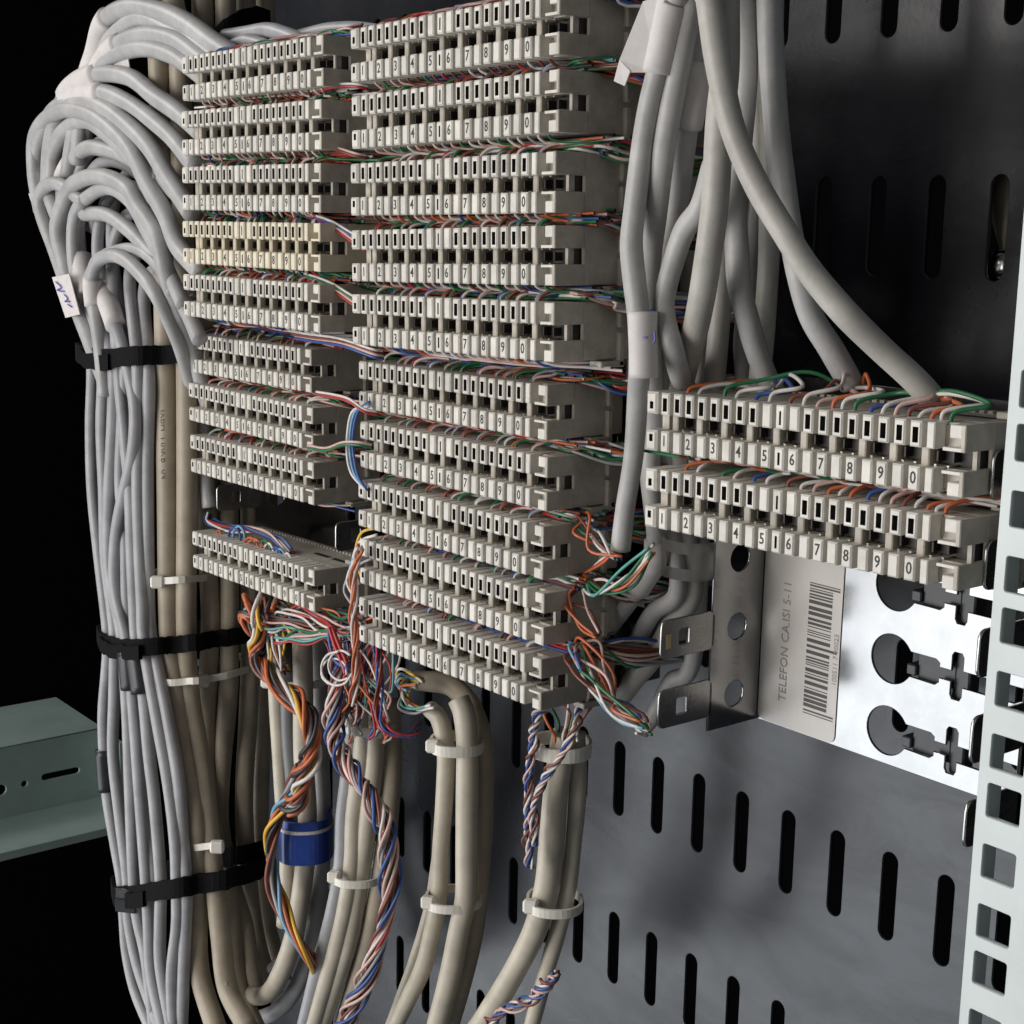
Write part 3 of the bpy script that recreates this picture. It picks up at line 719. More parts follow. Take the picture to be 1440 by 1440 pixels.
def long_tie(label, pts, head, depth=16, h=3.4, closed=True):
    vs, fs, F = ribbon(pts, h, 1.1, depth, closed)
    e = empty('cable_tie', F[0])
    tag(e, label, 'cable tie', 'white plastic cable ties')
    link('strap', mesh_py('strap', [v - F[0] for v in vs], fs, [M['nylon']]), e)
    bm = bmesh.new()
    box(bm, -3.3, 3.3, -2.2, 2.2, -3.0, 3.0, 0.9)
    hp = at(*head[:3]) - WH * head[3]
    o = link('head', mesh_bm('head', bm, M['nylon']), e, hp - F[0])
    o.rotation_euler = (0, 0, math.atan2(UH.y, UH.x))
    return e
long_tie('white cable tie with a square head across the beige cables beside the lowest left block', [(224, 812, 314, 6), (237, 812, 316, 6.5), (263, 810, 322, 6.5), (292, 808, 336, 6.5)], (227, 813, 314, 8))
long_tie('white cable tie across the beige cables below the middle black strap, head in its centre', [(232, 954, 313, 5), (246, 954, 316, 6.5), (268, 952, 322, 6.5), (281, 951, 323, 7), (297, 949, 336, 6.5), (322, 944, 344, 6.5), (350, 936, 356, 6.5)], (290, 950, 335, 9), 18)
long_tie('faint white cable tie across the beige cables above the lowest black strap', [(266, 1184, 316, 6), (281, 1183, 318, 7), (297, 1181, 321, 7), (313, 1179, 323, 7)], (311, 1179, 322, 10), 8, closed=False)
def strap(label, pts, h, depth, buckle=False, over=3):
    vs, fs, F = ribbon(pts, h, 1.7, depth, wob=0.35, seed=pts[0][1])
    e = empty('cable_strap', F[0])
    tag(e, label, 'strap', 'black hook-and-loop straps round the left bundle')
    link('band', mesh_py('band', [v - F[0] for v in vs], fs, [M['black']]), e)
    if over:
        vs, fs, _ = ribbon([(p[0] + 3, p[1] + (5 if k else 2), p[2], p[3] + 1.8 + 0.7 * (k % 2)) for k, p in enumerate(pts[:over])], h * 0.85, 2.0, 0, closed=False, wob=0.7, seed=pts[0][1] + 1)
        link('overlap', mesh_py('overlap', [v - F[0] for v in vs], fs, [M['black']]), e)
    if buckle:
        q = at(182, 1247, 303) - WH * 8.6 - F[0]
        bm = bmesh.new(); box(bm, -5.4, 5.4, -0.8, 0.8, -2.6, 2.6, 0.5)
        o = link('buckle', mesh_bm('buckle', bm, M['steel']), e, q)
        o.rotation_euler = (0, 0, math.atan2(UH.y, UH.x) - 0.2)
        bm = bmesh.new(); box(bm, -5.6, 5.6, -0.8, 0.8, -3.6, 3.6, 0.5)
        o = link('loose_end', mesh_bm('loose_end', bm, M['blackplastic']), e, q + Vector((0, 0, -6.6)))
        o.rotation_euler = (0, 0, math.atan2(UH.y, UH.x) - 0.2)
    return e
strap('uppermost black strap round the left bundle, under the cable loops', [(116, 496, 303, 4), (130, 500, 304, 5.5), (160, 502, 304, 6), (196, 499, 305, 6), (212, 498, 309, 6), (233, 497, 316, 6.5), (262, 495, 322, 6.5), (290, 493, 332, 6.5)], 9, 14)
strap('middle black strap round the left bundle, above the dark tape clip', [(146, 896, 303, 4), (156, 901, 304, 5), (178, 905, 304, 6), (203, 905, 305, 6), (226, 903, 310, 6), (240, 902, 316, 6.5), (263, 900, 322, 6.5), (276, 898, 323, 7), (296, 895, 336, 6.5), (323, 891, 343, 6.5), (356, 886, 356, 6.5)], 8.5, 14, over=4)
strap('lowest black strap round the left bundle, with a silver buckle', [(166, 1254, 303, 4), (180, 1252, 304, 5.5), (208, 1248, 304, 6), (240, 1243, 305, 6), (262, 1239, 309, 6), (279, 1235, 316, 6.5), (304, 1231, 322, 6.8), (318, 1228, 323, 7.5), (331, 1225, 335, 6.8), (346, 1221, 344, 6.5), (364, 1216, 356, 6.5)], 10, 14, True)
strap('black strap at the top behind the loops, over the first left block', [(312, 66, 326, 6), (324, 52, 328, 6), (340, 42, 334, 6), (360, 36, 342, 6)], 15, 10, over=0)

def sleeve(name, label, key, f0, f1, dr, m, cat, group=None, flat=1.0):
    path, r = PATH[key]
    n = len(path)
    i0, i1 = int(f0 * (n - 1)), max(int(f0 * (n - 1)) + 2, int(f1 * (n - 1)))
    return tag(tube(name, path[i0:i1 + 1], r + dr, M[m], 16), label, cat, group)
def near(key, px, py):                   # fraction along a cable closest to a photo point
    path = PATH[key][0]
    best, bi = 1e9, 0
    for i, p in enumerate(path):
        q = (720 + FPX * p.dot(RIGHT) / p.dot(FWD) - px) ** 2 + (720 + FPX * p.dot(DOWN) / p.dot(FWD) - py) ** 2
        if q < best: best, bi = q, i
    return bi / (len(path) - 1)
def wrap(name, label, key, a, b, dr, m, cat, group=None):
    f0, f1 = sorted((near(key, *a), near(key, *b)))
    return sleeve(name, label, key, f0, f1, dr, m, cat, group)
PG = 'paper labels wrapped round cables'
wrap('paper_label', 'plain paper wrap at the top of the cable nearest the middle blocks', 'A', (950, 5), (922, 102), 1.0, 'paper', 'label', PG)
wrap('paper_label', 'plain paper wrap high on the cable behind the sweeping grey cable', 'C', (978, 82), (966, 178), 1.2, 'paper', 'label', PG)
bandp = [at(x, y, 302) for x, y in ((904, 438), (904, 470), (905, 500), (905, 531))]
pl = tag(tube('paper_label', spline(bandp, 4), 20.5 * mmpx(bandp[0]), M['paper'], 24, origin=bandp[0]), 'white paper band with purple handwritten strokes round two grey cables', 'label', PG)
wrap('paper_label', 'grey paper wrap at the lower end of the cable left of the bent steel tab', 'B', (932, 760), (897, 828), 0.8, 'paper', 'label', PG)
wrap('paper_label', 'purple inked paper wrap high on the arching cables at the left', 'le', (92, 135), (140, 104), 1.2, 'paper', 'label', PG)
wrap('paper_label', 'second paper wrap beside the purple inked one on the arching cables', 'lf', (92, 146), (142, 128), 1.2, 'paper', 'label', PG)
wrap('paper_label', 'paper wrap on the arch just under the topmost loops', 'lc', (125, 130), (170, 60), 1.0, 'paper', 'label', PG)
wrap('paper_label', 'paper wrap on the bend of the topmost loop', 'la', (128, 100), (152, 28), 1.0, 'paper', 'label', PG)
wrap('paper_label', 'pinkish paper wrap on the cable left of the lowest front loop', 's3', (112, 358), (124, 415), 2.2, 'paper', 'label', PG)
wrap('paper_label', 'paper wrap under the lowest front loop, left one of two', 'lo', (130, 392), (136, 430), 1.2, 'paper', 'label', PG)
wrap('paper_label', 'paper wrap under the lowest front loop, right one of two', 's4', (148, 402), (168, 458), 2.0, 'paper', 'label', PG)
wrap('paper_label', 'paper wrap inside the tight curl at the left', 'lj', (91, 262), (98, 226), 1.2, 'paper', 'label', PG)
wrap('tape', 'black tape round the thin cable at the left edge', 's1', (147, 1056), (151, 1112), 1.6, 'blackplastic', 'tape', 'black tapes')
wrap('tape', 'wide black tape round the thin cables below the middle strap', 's4', (178, 915), (187, 978), 2.6, 'blackplastic', 'tape', 'black tapes')
wrap('tape', 'dark tape clip beside the wide black one below the middle strap', 's5', (194, 912), (203, 976), 3.0, 'blackplastic', 'tape', 'black tapes')
wrap('tape', 'short black tape stub at the top of the dark cable above the blue tape', 'g1b', (406, 905), (404, 945), 1.2, 'blackplastic', 'tape', 'black tapes')

# blue tape with a pale stripe round group one
p = at(431, 1175, 342)
bt = empty('tape', p)
tag(bt, 'shiny blue tape with a pale stripe round the group left of the twist', 'tape')
a_ = 37 * mmpx(p)
vs, fs = [], []
band(vs, fs, a_ * 0.95, 12, 15, 1.0, 0.04, sq=0.8)
vs = [v + Vector((0, 0, -2.0)) for v in vs]
link('wrap', mesh_py('wrap', vs, fs, [M['blue']], smooth=False), bt)
vs, fs = [], []
band(vs, fs, a_ * 0.90, 11.4, 5.5, 1.0, 0.04, sq=0.8)
vs = [v + Vector((0, 0, 8.4)) for v in vs]
link('upper_wrap', mesh_py('upper_wrap', vs, fs, [M['blue']]), bt)
vs, fs = [], []
band(vs, fs, a_ * 0.935, 11.9, 2.8, 1.0, 0.04, sq=0.8)
vs = [v + Vector((0, 0, 5.6)) for v in vs]
link('stripe', mesh_py('stripe', vs, fs, [M['paper']]), bt)

def flag(label, pts, Y, m='paper', t=0.5, ink=(), dY=None):
    P = [at(x, y, (p[0] if p else Y)) for x, y, *p in pts]
    c = sum(P, Vector()) / len(P)
    nrm = (P[1] - P[0]).cross(P[2] - P[0]).normalized()
    if nrm.dot(FWD) > 0: nrm = -nrm
    n = len(P)
    vs = [p - c for p in P] + [p - c - nrm * t for p in P]
    fs = [tuple(range(n)), tuple(reversed(range(n, 2 * n)))] + [(i, n + i, n + (i + 1) % n, (i + 1) % n) for i in range(n)]
    o = link('paper_flag', mesh_py('paper_flag', vs, fs, [M[m]]), None, c)
    tag(o, label, 'label', PG)
    for k, st_ in enumerate(ink):
        path = [at(x, y, Y) - c + nrm * 0.7 for x, y in st_]
        path = spline(path, 4) if len(path) > 2 else path
        vs, fs = [], []
        tube_data(path, 0.32, 5, vs, fs)
        link('ink_stroke', mesh_py('ink_stroke', vs, fs, [M['purple']]), o)
    return o
flag('folded yellowish paper flag sticking out left at the top of the right bundle', [(934, -8, 299), (922, 102, 300), (884, 102, 296), (871, 84, 295), (904, 2, 297)], 297)
flag('torn lower corner of the folded paper flag beside the first middle block', [(871, 84, 295), (886, 100, 296), (878, 121, 296), (863, 114, 295)], 295)
flag('white paper flag with blue scribble at the left edge above the top strap', [(73, 390), (97, 385), (112, 442), (92, 447)], 296, ink=[[(80, 396), (88, 404), (82, 408), (92, 410)], [(92, 414), (97, 420), (93, 424), (100, 424)], [(97, 428), (103, 432)]])
flag('small white paper flag on the outermost left cable under the arches', [(40, 272), (52, 274), (63, 322), (55, 320)], 302)
flag('pale paper corner hanging inside the main front arch', [(127, 290), (152, 305), (140, 334), (116, 322)], 314)
flag('rolled paper scrap on the arching cables near the top left', [(140, 62), (188, 54), (192, 62), (142, 80)], 308)
flag('short paper scrap below the rolled one near the top left', [(146, 84), (180, 82), (182, 96), (150, 96)], 308)
# pen strokes on the handwritten band
o = pl
c0 = Vector(o.location) / S
for st_ in ([(886, 462), (887, 476), (891, 478), (893, 462)], [(890, 484), (895, 481)], [(902, 473), (908, 473)], [(919, 465), (920, 476), (917, 482)]):
    path = []
    for x, y in st_:
        R_ = 20.5 * mmpx(bandp[0])
        u = (x - 904.5) * mmpx(bandp[0])
        path.append(at(x, y, 302) - WH * (math.sqrt(max(0.1, R_ * R_ - u * u)) + 0.1) - c0)
    vs, fs = [], []
    tube_data(spline(path, 4) if len(path) > 2 else path, 0.3, 5, vs, fs)
    link('ink_stroke', mesh_py('ink_stroke', vs, fs, [M['purple']]), o)
# grey printing on two beige cables
def print_on(cable_key, s, px, py, size):
    pth, r = PATH[cable_key]
    q = at(px, py, 320)
    i = int(near(cable_key, px, py) * (len(pth) - 1))
    me = text_mesh('printing', s, size, M['cable_ink'])
    o = link('printing', me, None, pth[i] - FWD * (r + 0.15))
    d = (pth[i + 1] - pth[i - 1]).normalized()
    if d.z > 0: d = -d
    nrm = -FWD
    xax = d
    zax = nrm.cross(xax) * -1
    Rm = Matrix((xax, (xax.cross(zax) * -1), zax)).transposed()
    Rm = Matrix((xax, -nrm, xax.cross(-nrm))).transposed()
    o.rotation_euler = Rm.to_euler()
    return o
for ck, s_, px, py in (('b1', 'JYPH  UVKB  04', 238, 630), ('b2', '2 x 5', 288, 1405)):
    ob = print_on(ck, s_, px, py, 5.0)
    host = [o for o in COL.objects if o.get('label', '').startswith({'b1': 'thick beige cable with grey', 'b2': 'thick beige cable second'}[ck])][0]
    bpy.context.view_layer.update()
    mw = ob.matrix_world.copy()
    ob.parent = host
    ob.matrix_parent_inverse = Matrix()
    ob.matrix_basis = host.matrix_world.inverted() @ mw

# ------------------------------------------------------------------ wires
LIMIT = 296
count = [0]
SV, SF, SI = [], [], []
SM = list(WC.keys())
def wire(path, color, label, group, r=0.52, sides=6, force_stuff=False):
    if not force_stuff and count[0] < LIMIT:
        count[0] += 1
        o = tube('wire', path, r, M['w_' + color], sides)
        return tag(o, label, 'wire', group)
    tube_data(path, r, 5, SV, SF, SI, SM.index(color), cap=False)
def loc2w(b, v):
    T, roll, _ = BLOCKS[b]
    a = math.radians(roll)
    return T + Vector((v[0] * math.cos(a) - v[2] * math.sin(a), v[1], v[0] * math.sin(a) + v[2] * math.cos(a)))
def place(b):
    if b < 10: return f'on the {ORD[b]} block down the middle column'
    if b < 19: return f'on the {ORD[b - 10]} block down the left column'
    return 'on the upper block beside the rack rail' if b == 19 else 'on the lower block beside the rack rail'
def digit(k):
    return ['zero', 'one', 'two', 'three', 'four', 'five', 'six', 'seven', 'eight', 'nine', 'zero'][min(5, k // 2 + 1) if k < 10 else (min(18, k) - 10) // 2 + 6]
PAIRS = ['blue', 'orange', 'green', 'brown', 'red', 'orange', 'brown', 'blue', 'red', 'green']
rw = random.Random(21)
# right pair: fanned wires towards the cut cable ends
ENDS = [at(962, 548, 340), at(1090, 553, 338), at(1198, 540, 340), at(1312, 562, 329)]
for b in (19, 20):
    seq = [('orange', 1), ('white', 2), ('green', 4), ('white', 5), ('blue', 6.5), ('white', 7.5), ('brown', 9), ('white', 10), ('pink', 11), ('orange', 12), ('white', 12.7), ('green', 13.5), ('blue', 14.6), ('white', 15.4), ('pink', 16.2), ('brown', 17), ('white', 17.7), ('orange', 18.4), ('white', 19), ('green', 19.6)]
    for n_, (c, k) in enumerate(seq):
        x = k * 5 - 2.5
        if b == 20 and c == 'green' and k > 10: c = 'orange'
        hgt = rw.uniform(2.0, 4.6) if b == 19 else rw.uniform(1.6, 3.6)
        p0 = (x, 6.5 + rw.uniform(-0.5, 0.5), 13.6)
        p1 = (x + 0.8, 8.0, 14.8 + hgt * 0.55)
        p2 = (x + rw.uniform(4, 8), 13 + rw.uniform(-1, 3), 14.9 + hgt)
        if b == 19:
            e = ENDS[min(3, int((x + 14) / 28) + (1 if rw.random() < 0.25 else 0))]
            W = [loc2w(b, q) for q in (p0, p1, p2)]
            jx = Vector((rw.uniform(-3, 3), rw.uniform(-2, 2), rw.uniform(-2.5, 2.5)))
            mid_ = (W[2] * 0.45 + (e + jx) * 0.55) + Vector((0, 0, rw.uniform(0.5, 4)))
            W += [mid_, e + jx]
        else:
            p3 = (x + rw.uniform(14, 30), 18 + rw.uniform(-2, 4), 14.9 + rw.uniform(0.8, 3.6))
            p4 = (min(x + rw.uniform(38, 60), 112), 24 + rw.uniform(-2, 5), 14.9 + rw.uniform(0.6, 4.5))
            W = [loc2w(b, q) for q in (p0, p1, p2, p3, p4)]
        wire(spline(W, 6), c, f'thin {c} wire above digit {digit(int(k))} {place(b)}', f'wires fanned {place(b)}', 0.62)

# twisted strands
def twist(pts, Y, cols, R0, turns, label, group, r=0.6, indiv=True, n=9, jit=0.6, seed=0, taper=0.0):
    rr = random.Random(seed)
    base = spline([at(p[0], p[1], p[2] if len(p) > 2 else Y) for p in pts], n)
    T, N = frames(base)
    for i, c in enumerate(cols):
        ph = 2 * math.pi * i / len(cols)
        rad = R0 * (0.45 + 0.55 * ((i % 3) / 2.0))
        path = []
        a1, a2 = rr.uniform(0, 6), rr.uniform(0, 6)
        for j, p in enumerate(base):
            t = j / (len(base) - 1)
            a = ph + turns * 2 * math.pi * t
            rd = rad * (0.85 + 0.25 * math.sin(t * 17 + a1)) * (1 + taper * max(0.0, 1 - 3.2 * t))
            path.append(p + N[j] * (rd * math.cos(a)) + T[j].cross(N[j]) * (rd * math.sin(a)) + Vector((math.sin(t * 9 + a2), 0, math.cos(t * 8 + a1))) * jit)
        wire(path, c, label.replace('#', c), group, r, force_stuff=not indiv)
tw1 = [(384, 872), (366, 852), (352, 866), (364, 893), (361, 922), (382, 953), (419, 987), (438, 1028), (435, 1066), (424, 1097), (420, 1125), (408, 1140)]
twist(tw1, 322, ['brown', 'orange', 'black', 'grey', 'brown', 'orange', 'black', 'yellow', 'white', 'brown', 'black', 'orange'], 4.3, 3.6, 'thin # wire in the brown and orange twist left of the blue tape', 'strands of the brown and orange twist', 1.05, seed=1, taper=1.0)
tw1b = [(424, 1075), (412, 1110), (395, 1135), (384, 1168), (380, 1200), (387, 1245), (401, 1292), (428, 1338, 326), (450, 1372, 340), (470, 1400, 350)]
twist(tw1b, 322, ['black', 'grey', 'brown', 'orange', 'black', 'yellow', 'orange', 'skyblue'], 3.3, 1.9, 'thin # wire in the lower part of the twist curving round the blue tape', 'strands curving round the blue tape', 1.05, seed=2)
tw2 = [(478, 930), (472, 976), (469, 1018), (474, 1049), (487, 1076), (507, 1103), (520, 1118), (536, 1148), (545, 1180), (549, 1230), (545, 1282), (532, 1330), (514, 1380), (496, 1415), (484, 1445)]
twist(tw2, 320, ['pink', 'brown', 'blue', 'white', 'brown', 'pink', 'green', 'pink', 'blue', 'brown', 'grey', 'pink', 'red', 'white'], 4.2, 4.2, 'thin # wire in the red and blue twist down the second lower group', 'strands of the red and blue twist', 0.78, seed=3)
tw3 = [(790, 972, 336), (768, 992, 330), (754, 1015), (750, 1045), (744, 1084), (742, 1137), (742, 1180), (748, 1222)]
twist(tw3, 326, ['blue', 'white', 'brown', 'white', 'blue', 'pink'], 1.8, 5.5, 'thin # wire in the blue and white twist beside the thick ivory cable', 'strands of the blue and white twist', 0.55, seed=4)
tw4 = [(830, 975, 340), (816, 994, 330), (806, 1028), (786, 1064), (762, 1104), (750, 1140), (752, 1190)]
twist(tw4, 325, ['blue', 'white', 'brown', 'white', 'pink'], 1.7, 5.0, 'thin # wire in the twist crossing the front of the thick ivory cable', 'strands crossing the thick ivory cable', 0.55, seed=5)
tw5 = [(684, 1450), (708, 1420), (745, 1405), (768, 1385), (782, 1368)]
twist(tw5, 318, ['pink', 'blue', 'brown', 'white', 'blue', 'pink'], 2.4, 3, 'thin # wire in the loose twist at the bottom edge', 'strands of the loose twist at the bottom edge', 0.55, seed=6)
# thick sheaf under the lowest left block
tw6 = [(382, 878), (400, 870), (430, 868), (462, 876), (498, 880), (520, 872)]
twist(tw6, 325, ['red', 'white', 'black', 'brown', 'pink', 'teal', 'black', 'white', 'red', 'grey', 'brown', 'green', 'black', 'pink', 'red', 'white'], 6.0, 0.6, 'thin # wire in the sheaf under the lowest left block', 'wires of the sheaf under the lowest left block', 0.6, seed=7, jit=0.9)
tw7 = [(392, 902), (410, 896), (440, 896), (470, 890), (500, 888)]
twist(tw7, 322, ['pink', 'teal', 'red', 'white', 'grey', 'green'], 2.6, 0.5, 'thin # wire along the lower edge of the sheaf under the lowest left block', 'lower wires of the sheaf', 0.6, seed=8)
# orange pairs dropping past the left end of the ninth and tenth middle blocks
tw8 = [(508, 770), (499, 800), (497, 850), (499, 900), (500, 950), (496, 990)]
twist(tw8, 305, ['orange', 'white', 'orange', 'pink', 'orange'], 1.8, 2.0, 'thin # wire dropping past the left ends of the lowest middle blocks', 'orange and white wires dropping past the blocks', 0.55, seed=9)
tw9 = [(530, 905), (533, 930), (534, 965), (530, 1000), (543, 1026), (575, 1032, 326), (592, 1020, 340)]
twist(tw9, 318, ['blue', 'red', 'blue', 'red', 'brown'], 2.0, 1.2, 'thin # wire hanging from the tenth middle block above the red and blue twist', 'wires hanging from the tenth middle block', 0.55, seed=10)
for k, (cx, cy, rx, ry, ph) in enumerate([(474, 940, 22, 24, 0.3), (480, 936, 18, 21, 1.0), (470, 945, 18, 19, 2.0)]):
    P = [at(cx + rx * math.cos(ph + i * 0.75), cy + ry * math.sin(ph + i * 0.75), 314 + k) for i in range(7)]
    wire(spline(P, 6), 'white', 'white wire curled in a loose ring under the lowest left block', 'white wire rings')
wire(spline([at(x, y, 316) for x, y in ((463, 882), (470, 905), (480, 930), (486, 948))], 6), 'red', 'bright red wire slanting over the white wire rings', 'red wires over the rings', 0.9)
wire(spline([at(x, y, 317) for x, y in ((466, 880), (476, 905), (488, 935), (484, 955))], 6), 'red', 'bright red wire slanting over the white wire rings', 'red wires over the rings', 0.9)
wire(spline([at(x, y, 316) for x, y in ((462, 884), (464, 905), (472, 930), (490, 940))], 6), 'blue', 'dark blue wire beside the red ones over the white rings', None, 0.8)
# frayed wires at the stub ends under the tenth block
for k, c in enumerate(['yellow', 'white', 'skyblue', 'white', 'yellow', 'green', 'orange', 'white', 'yellow', 'white', 'teal', 'grey']):
    if k < 6: P = [(594, 957), (580 - k, 946 + k * 3), (558 + k * 2, 940 + k * 5), (556 + k, 958 + k * 2), (572, 968 + k * 2)]
    else: P = [(607, 994), (592 - k, 990 + k), (574 - k, 976 + (k - 6) * 3), (568, 968), (578 + k, 964)]
    wire(spline([at(x + rw.uniform(-4, 4), y + rw.uniform(-4, 4), 330 + rw.uniform(-4, 4)) for x, y in P], 6), c, f'thin {c} wire curling out of the stub ends under the tenth block', 'wires curling out of the stub ends', 0.6)
for k, (x0, y0, x1, y1, c) in enumerate([(498, 990, 520, 905, 'orange'), (504, 988, 512, 900, 'green'), (512, 986, 530, 905, 'white'), (520, 988, 522, 910, 'brown'), (516, 990, 545, 920, 'white'), (528, 990, 540, 915, 'green'), (508, 992, 500, 915, 'orange'), (535, 990, 552, 925, 'red'), (500, 992, 490, 960, 'grey'), (524, 992, 560, 935, 'white'),
        (785, 1032, 772, 985, 'green'), (792, 1034, 800, 988, 'white'), (800, 1034, 820, 988, 'green'), (806, 1032, 838, 984, 'brown'), (780, 1034, 760, 982, 'orange'), (812, 1032, 826, 985, 'white'), (796, 1030, 786, 980, 'brown')]):
    P = [(x0, y0 + 10), (x0, y0), ((x0 + x1) / 2 + rw.uniform(-12, 12), (y0 + y1) / 2 + rw.uniform(-8, 8)), (x1, y1), (x1 + 4, y1 - 30)]
    wire(spline([at(x, y, 334 + rw.uniform(-4, 3)) for x, y in P], 5), c, f'thin {c} wire leaving a sheath end below the ' + ('lowest left block' if x0 < 600 else 'right end of the tenth middle block'), 'loose wires above the sheath ends', 0.55)
for k in range(46):
    x0, y0 = rw.uniform(440, 555), rw.uniform(862, 900)
    c = rw.choice(['brown', 'red', 'white', 'green', 'blue', 'orange', 'pink', 'grey', 'teal', 'black'])
    x2, y2 = rw.uniform(478, 555), rw.uniform(965, 1030)
    P = [(x0 + rw.uniform(-30, 30), y0 - 14), (x0, y0), ((x0 + x2) / 2 + rw.uniform(-26, 22), (y0 + y2) / 2 + rw.uniform(-18, 18)), (x2, y2), (x2 + rw.uniform(-14, 8), y2 + rw.uniform(6, 26))]
    yy = rw.uniform(322, 336)
    wire(spline([at(x, y, yy + rw.uniform(-2, 2)) for x, y in P], 5), c, '', None, 0.52, 5, force_stuff=True)
for k in range(20):
    x0, y0 = rw.uniform(350, 392), rw.uniform(846, 872)
    c = rw.choice(['teal', 'green', 'yellow', 'brown', 'black', 'orange', 'white', 'grey'])
    P = [(x0 + 40, y0 + 30), (x0 + 10, y0 - 4), (x0, y0 + 10), (x0 + rw.uniform(-8, 14), y0 + 50), (x0 + rw.uniform(0, 20), y0 + 80)]
    wire(spline([at(x, y, rw.uniform(324, 330)) for x, y in P], 5), c, '', None, 0.65, 5, force_stuff=True)
# sprays from the lower middle blocks to the cable ends at the right
def spray(b, px_pts, Y, cols, label, group, x0=92, spread=2.2, seed=0, indiv=True, r=0.55):
    rr = random.Random(seed)
    for i, c in enumerate(cols):
        s = loc2w(b, (x0 - i * 4.0, 13 + rr.uniform(0, 6), 15.0 + rr.uniform(0.4, 3.6)))
        m_ = loc2w(b, (104 + rr.uniform(-1, 2), 12 + rr.uniform(0, 8), 15.2 + rr.uniform(0.2, 3.4)))
        P = [s, m_]
        for k, q in enumerate(px_pts):
            sp = spread * (1.5 if k < len(px_pts) - 1 else 0.8)
            P.append(at(q[0], q[1], q[2] if len(q) > 2 else Y) + Vector((rr.uniform(-sp, sp), rr.uniform(-sp, sp), rr.uniform(-sp, sp))))
        wire(spline(P, 6), c, label.replace('#', c), group, r, force_stuff=not indiv)
spray(9, [(815, 925), (850, 965), (880, 1010), (905, 1022)], 318, ['orange', 'brown', 'green', 'white', 'blue', 'skyblue', 'green', 'white', 'brown', 'pink'], 'thin # wire in the fan leaving the right end of the tenth middle block', 'fan of wires at the right end of the tenth middle block', seed=11, spread=3.0)
spray(9, [(822, 905), (855, 945), (866, 985)], 322, ['orange', 'orange', 'brown', 'pink'], 'thin # wire arching highest in the fan of the tenth middle block', 'high wires in the fan of the tenth middle block', seed=12)
spray(8, [(805, 835), (815, 870), (842, 893)], 322, ['orange', 'pink', 'brown', 'orange'], 'thin # wire drooping from the ninth middle block to a cut cable end', 'wires drooping from the ninth middle block', seed=13)
spray(8, [(820, 815), (850, 828), (885, 812), (918, 772)], 324, ['orange', 'white', 'green', 'green', 'white', 'teal'], 'thin # wire sagging from the ninth middle block up to the cables', 'wires sagging from the ninth middle block', seed=14)
spray(7, [(820, 735), (845, 765), (868, 785)], 322, ['blue', 'white', 'orange', 'brown', 'green', 'white', 'orange'], 'thin # wire falling from the eighth middle block to the cut grey cable', 'wires falling from the eighth middle block', seed=15)
for i, c in enumerate(['orange', 'red', 'white', 'green', 'brown', 'white', 'blue']):
    P = [at(822 + i * 4, 806 - i * 2, 326), at(850, 790 - i * 3, 324), at(868 + i, 768 + i * 3, 324)]
    wire(spline(P, 6), c, f'thin {c} wire entering the cut end of the grey cable nearest the middle blocks', 'wires entering the cut grey cable')
# jumpers between the left column and the middle column
JM = [(437, 128, 500, 118), (437, 205, 498, 215), (432, 300, 500, 330), (437, 303, 508, 345), (430, 385, 500, 418), (437, 392, 505, 430), (435, 470, 520, 490), (440, 476, 522, 497), (470, 555, 512, 575), (458, 630, 505, 622)]
for i, (x0, y0, x1, y1) in enumerate(JM):
    for d, c in ((0, 'white' if i % 2 == 0 else 'pink'), (4, ['red', 'brown', 'blue', 'red', 'green'][i % 5])):
        P = [at(x0 - 25, y0 - 4 + d, 306), at(x0, y0 + d, 304), at((x0 + x1) / 2, (y0 + y1) / 2 - 4 + d, 302), at(x1, y1 + d, 304), at(x1 + 18, y1 + 4 + d, 308)]
        wire(spline(P, 6), c, f'thin {c} jumper wire crossing from the left column to the middle column', 'jumper wires crossing between the columns')
for i, (c, dx) in enumerate((('blue', 0), ('skyblue', 4), ('white', 8))):
    P = [(520, 565 + i * 3), (503 - dx, 580), (496 - dx, 620 + i * 4), (502 - dx, 665), (516, 690)]
    wire(spline([at(x, y, 308) for x, y in P], 6), c, f'{c} wire bowing out between the sixth and eighth middle blocks', 'bowed wires left of the middle blocks', 0.6)
for i, c in enumerate(('yellow', 'white', 'skyblue', 'white', 'grey')):
    P = [(530, 742 + i * 10), (508 - i * 2, 750 + i * 12), (500 - i * 4, 780 + i * 12), (508 - i * 3, 812 + i * 10)]
    wire(spline([at(x, y, 312) for x, y in P], 6), c, f'{c} wire curling round the left end of the ninth middle block', 'wires curling round the ninth middle block', 0.6)
# the few loose pairs on the lowest left block
for i, (x, y, c, w) in enumerate([(308, 752, 'orange', 8), (330, 748, 'blue', 14), (336, 746, 'skyblue', 14), (352, 762, 'orange', 18), (358, 764, 'orange', 18), (364, 768, 'brown', 16), (372, 766, 'green', 14), (378, 770, 'white', 12), (388, 776, 'blue', 14), (394, 778, 'skyblue', 14), (404, 784, 'white', 12)]):
    P = [(x - w * 0.6, y + 10), (x - w * 0.5, y), (x, y - 6), (x + w * 0.5, y + 2), (x + w * 0.6, y + 12)]
    wire(spline([at(a, b_, 327) for a, b_ in P], 5), c, f'{c} wire looped on the flat top of the lowest left block', 'wire loops on the lowest left block', 0.6)
twist([(292, 722), (296, 734), (320, 742), (352, 744), (385, 756), (410, 778)], 330, ['red', 'white', 'blue', 'grey', 'pink', 'blue', 'black'], 1.8, 0.8, 'thin # wire lying across the back of the lowest left block', 'wires across the back of the lowest left block', 0.6, seed=17)

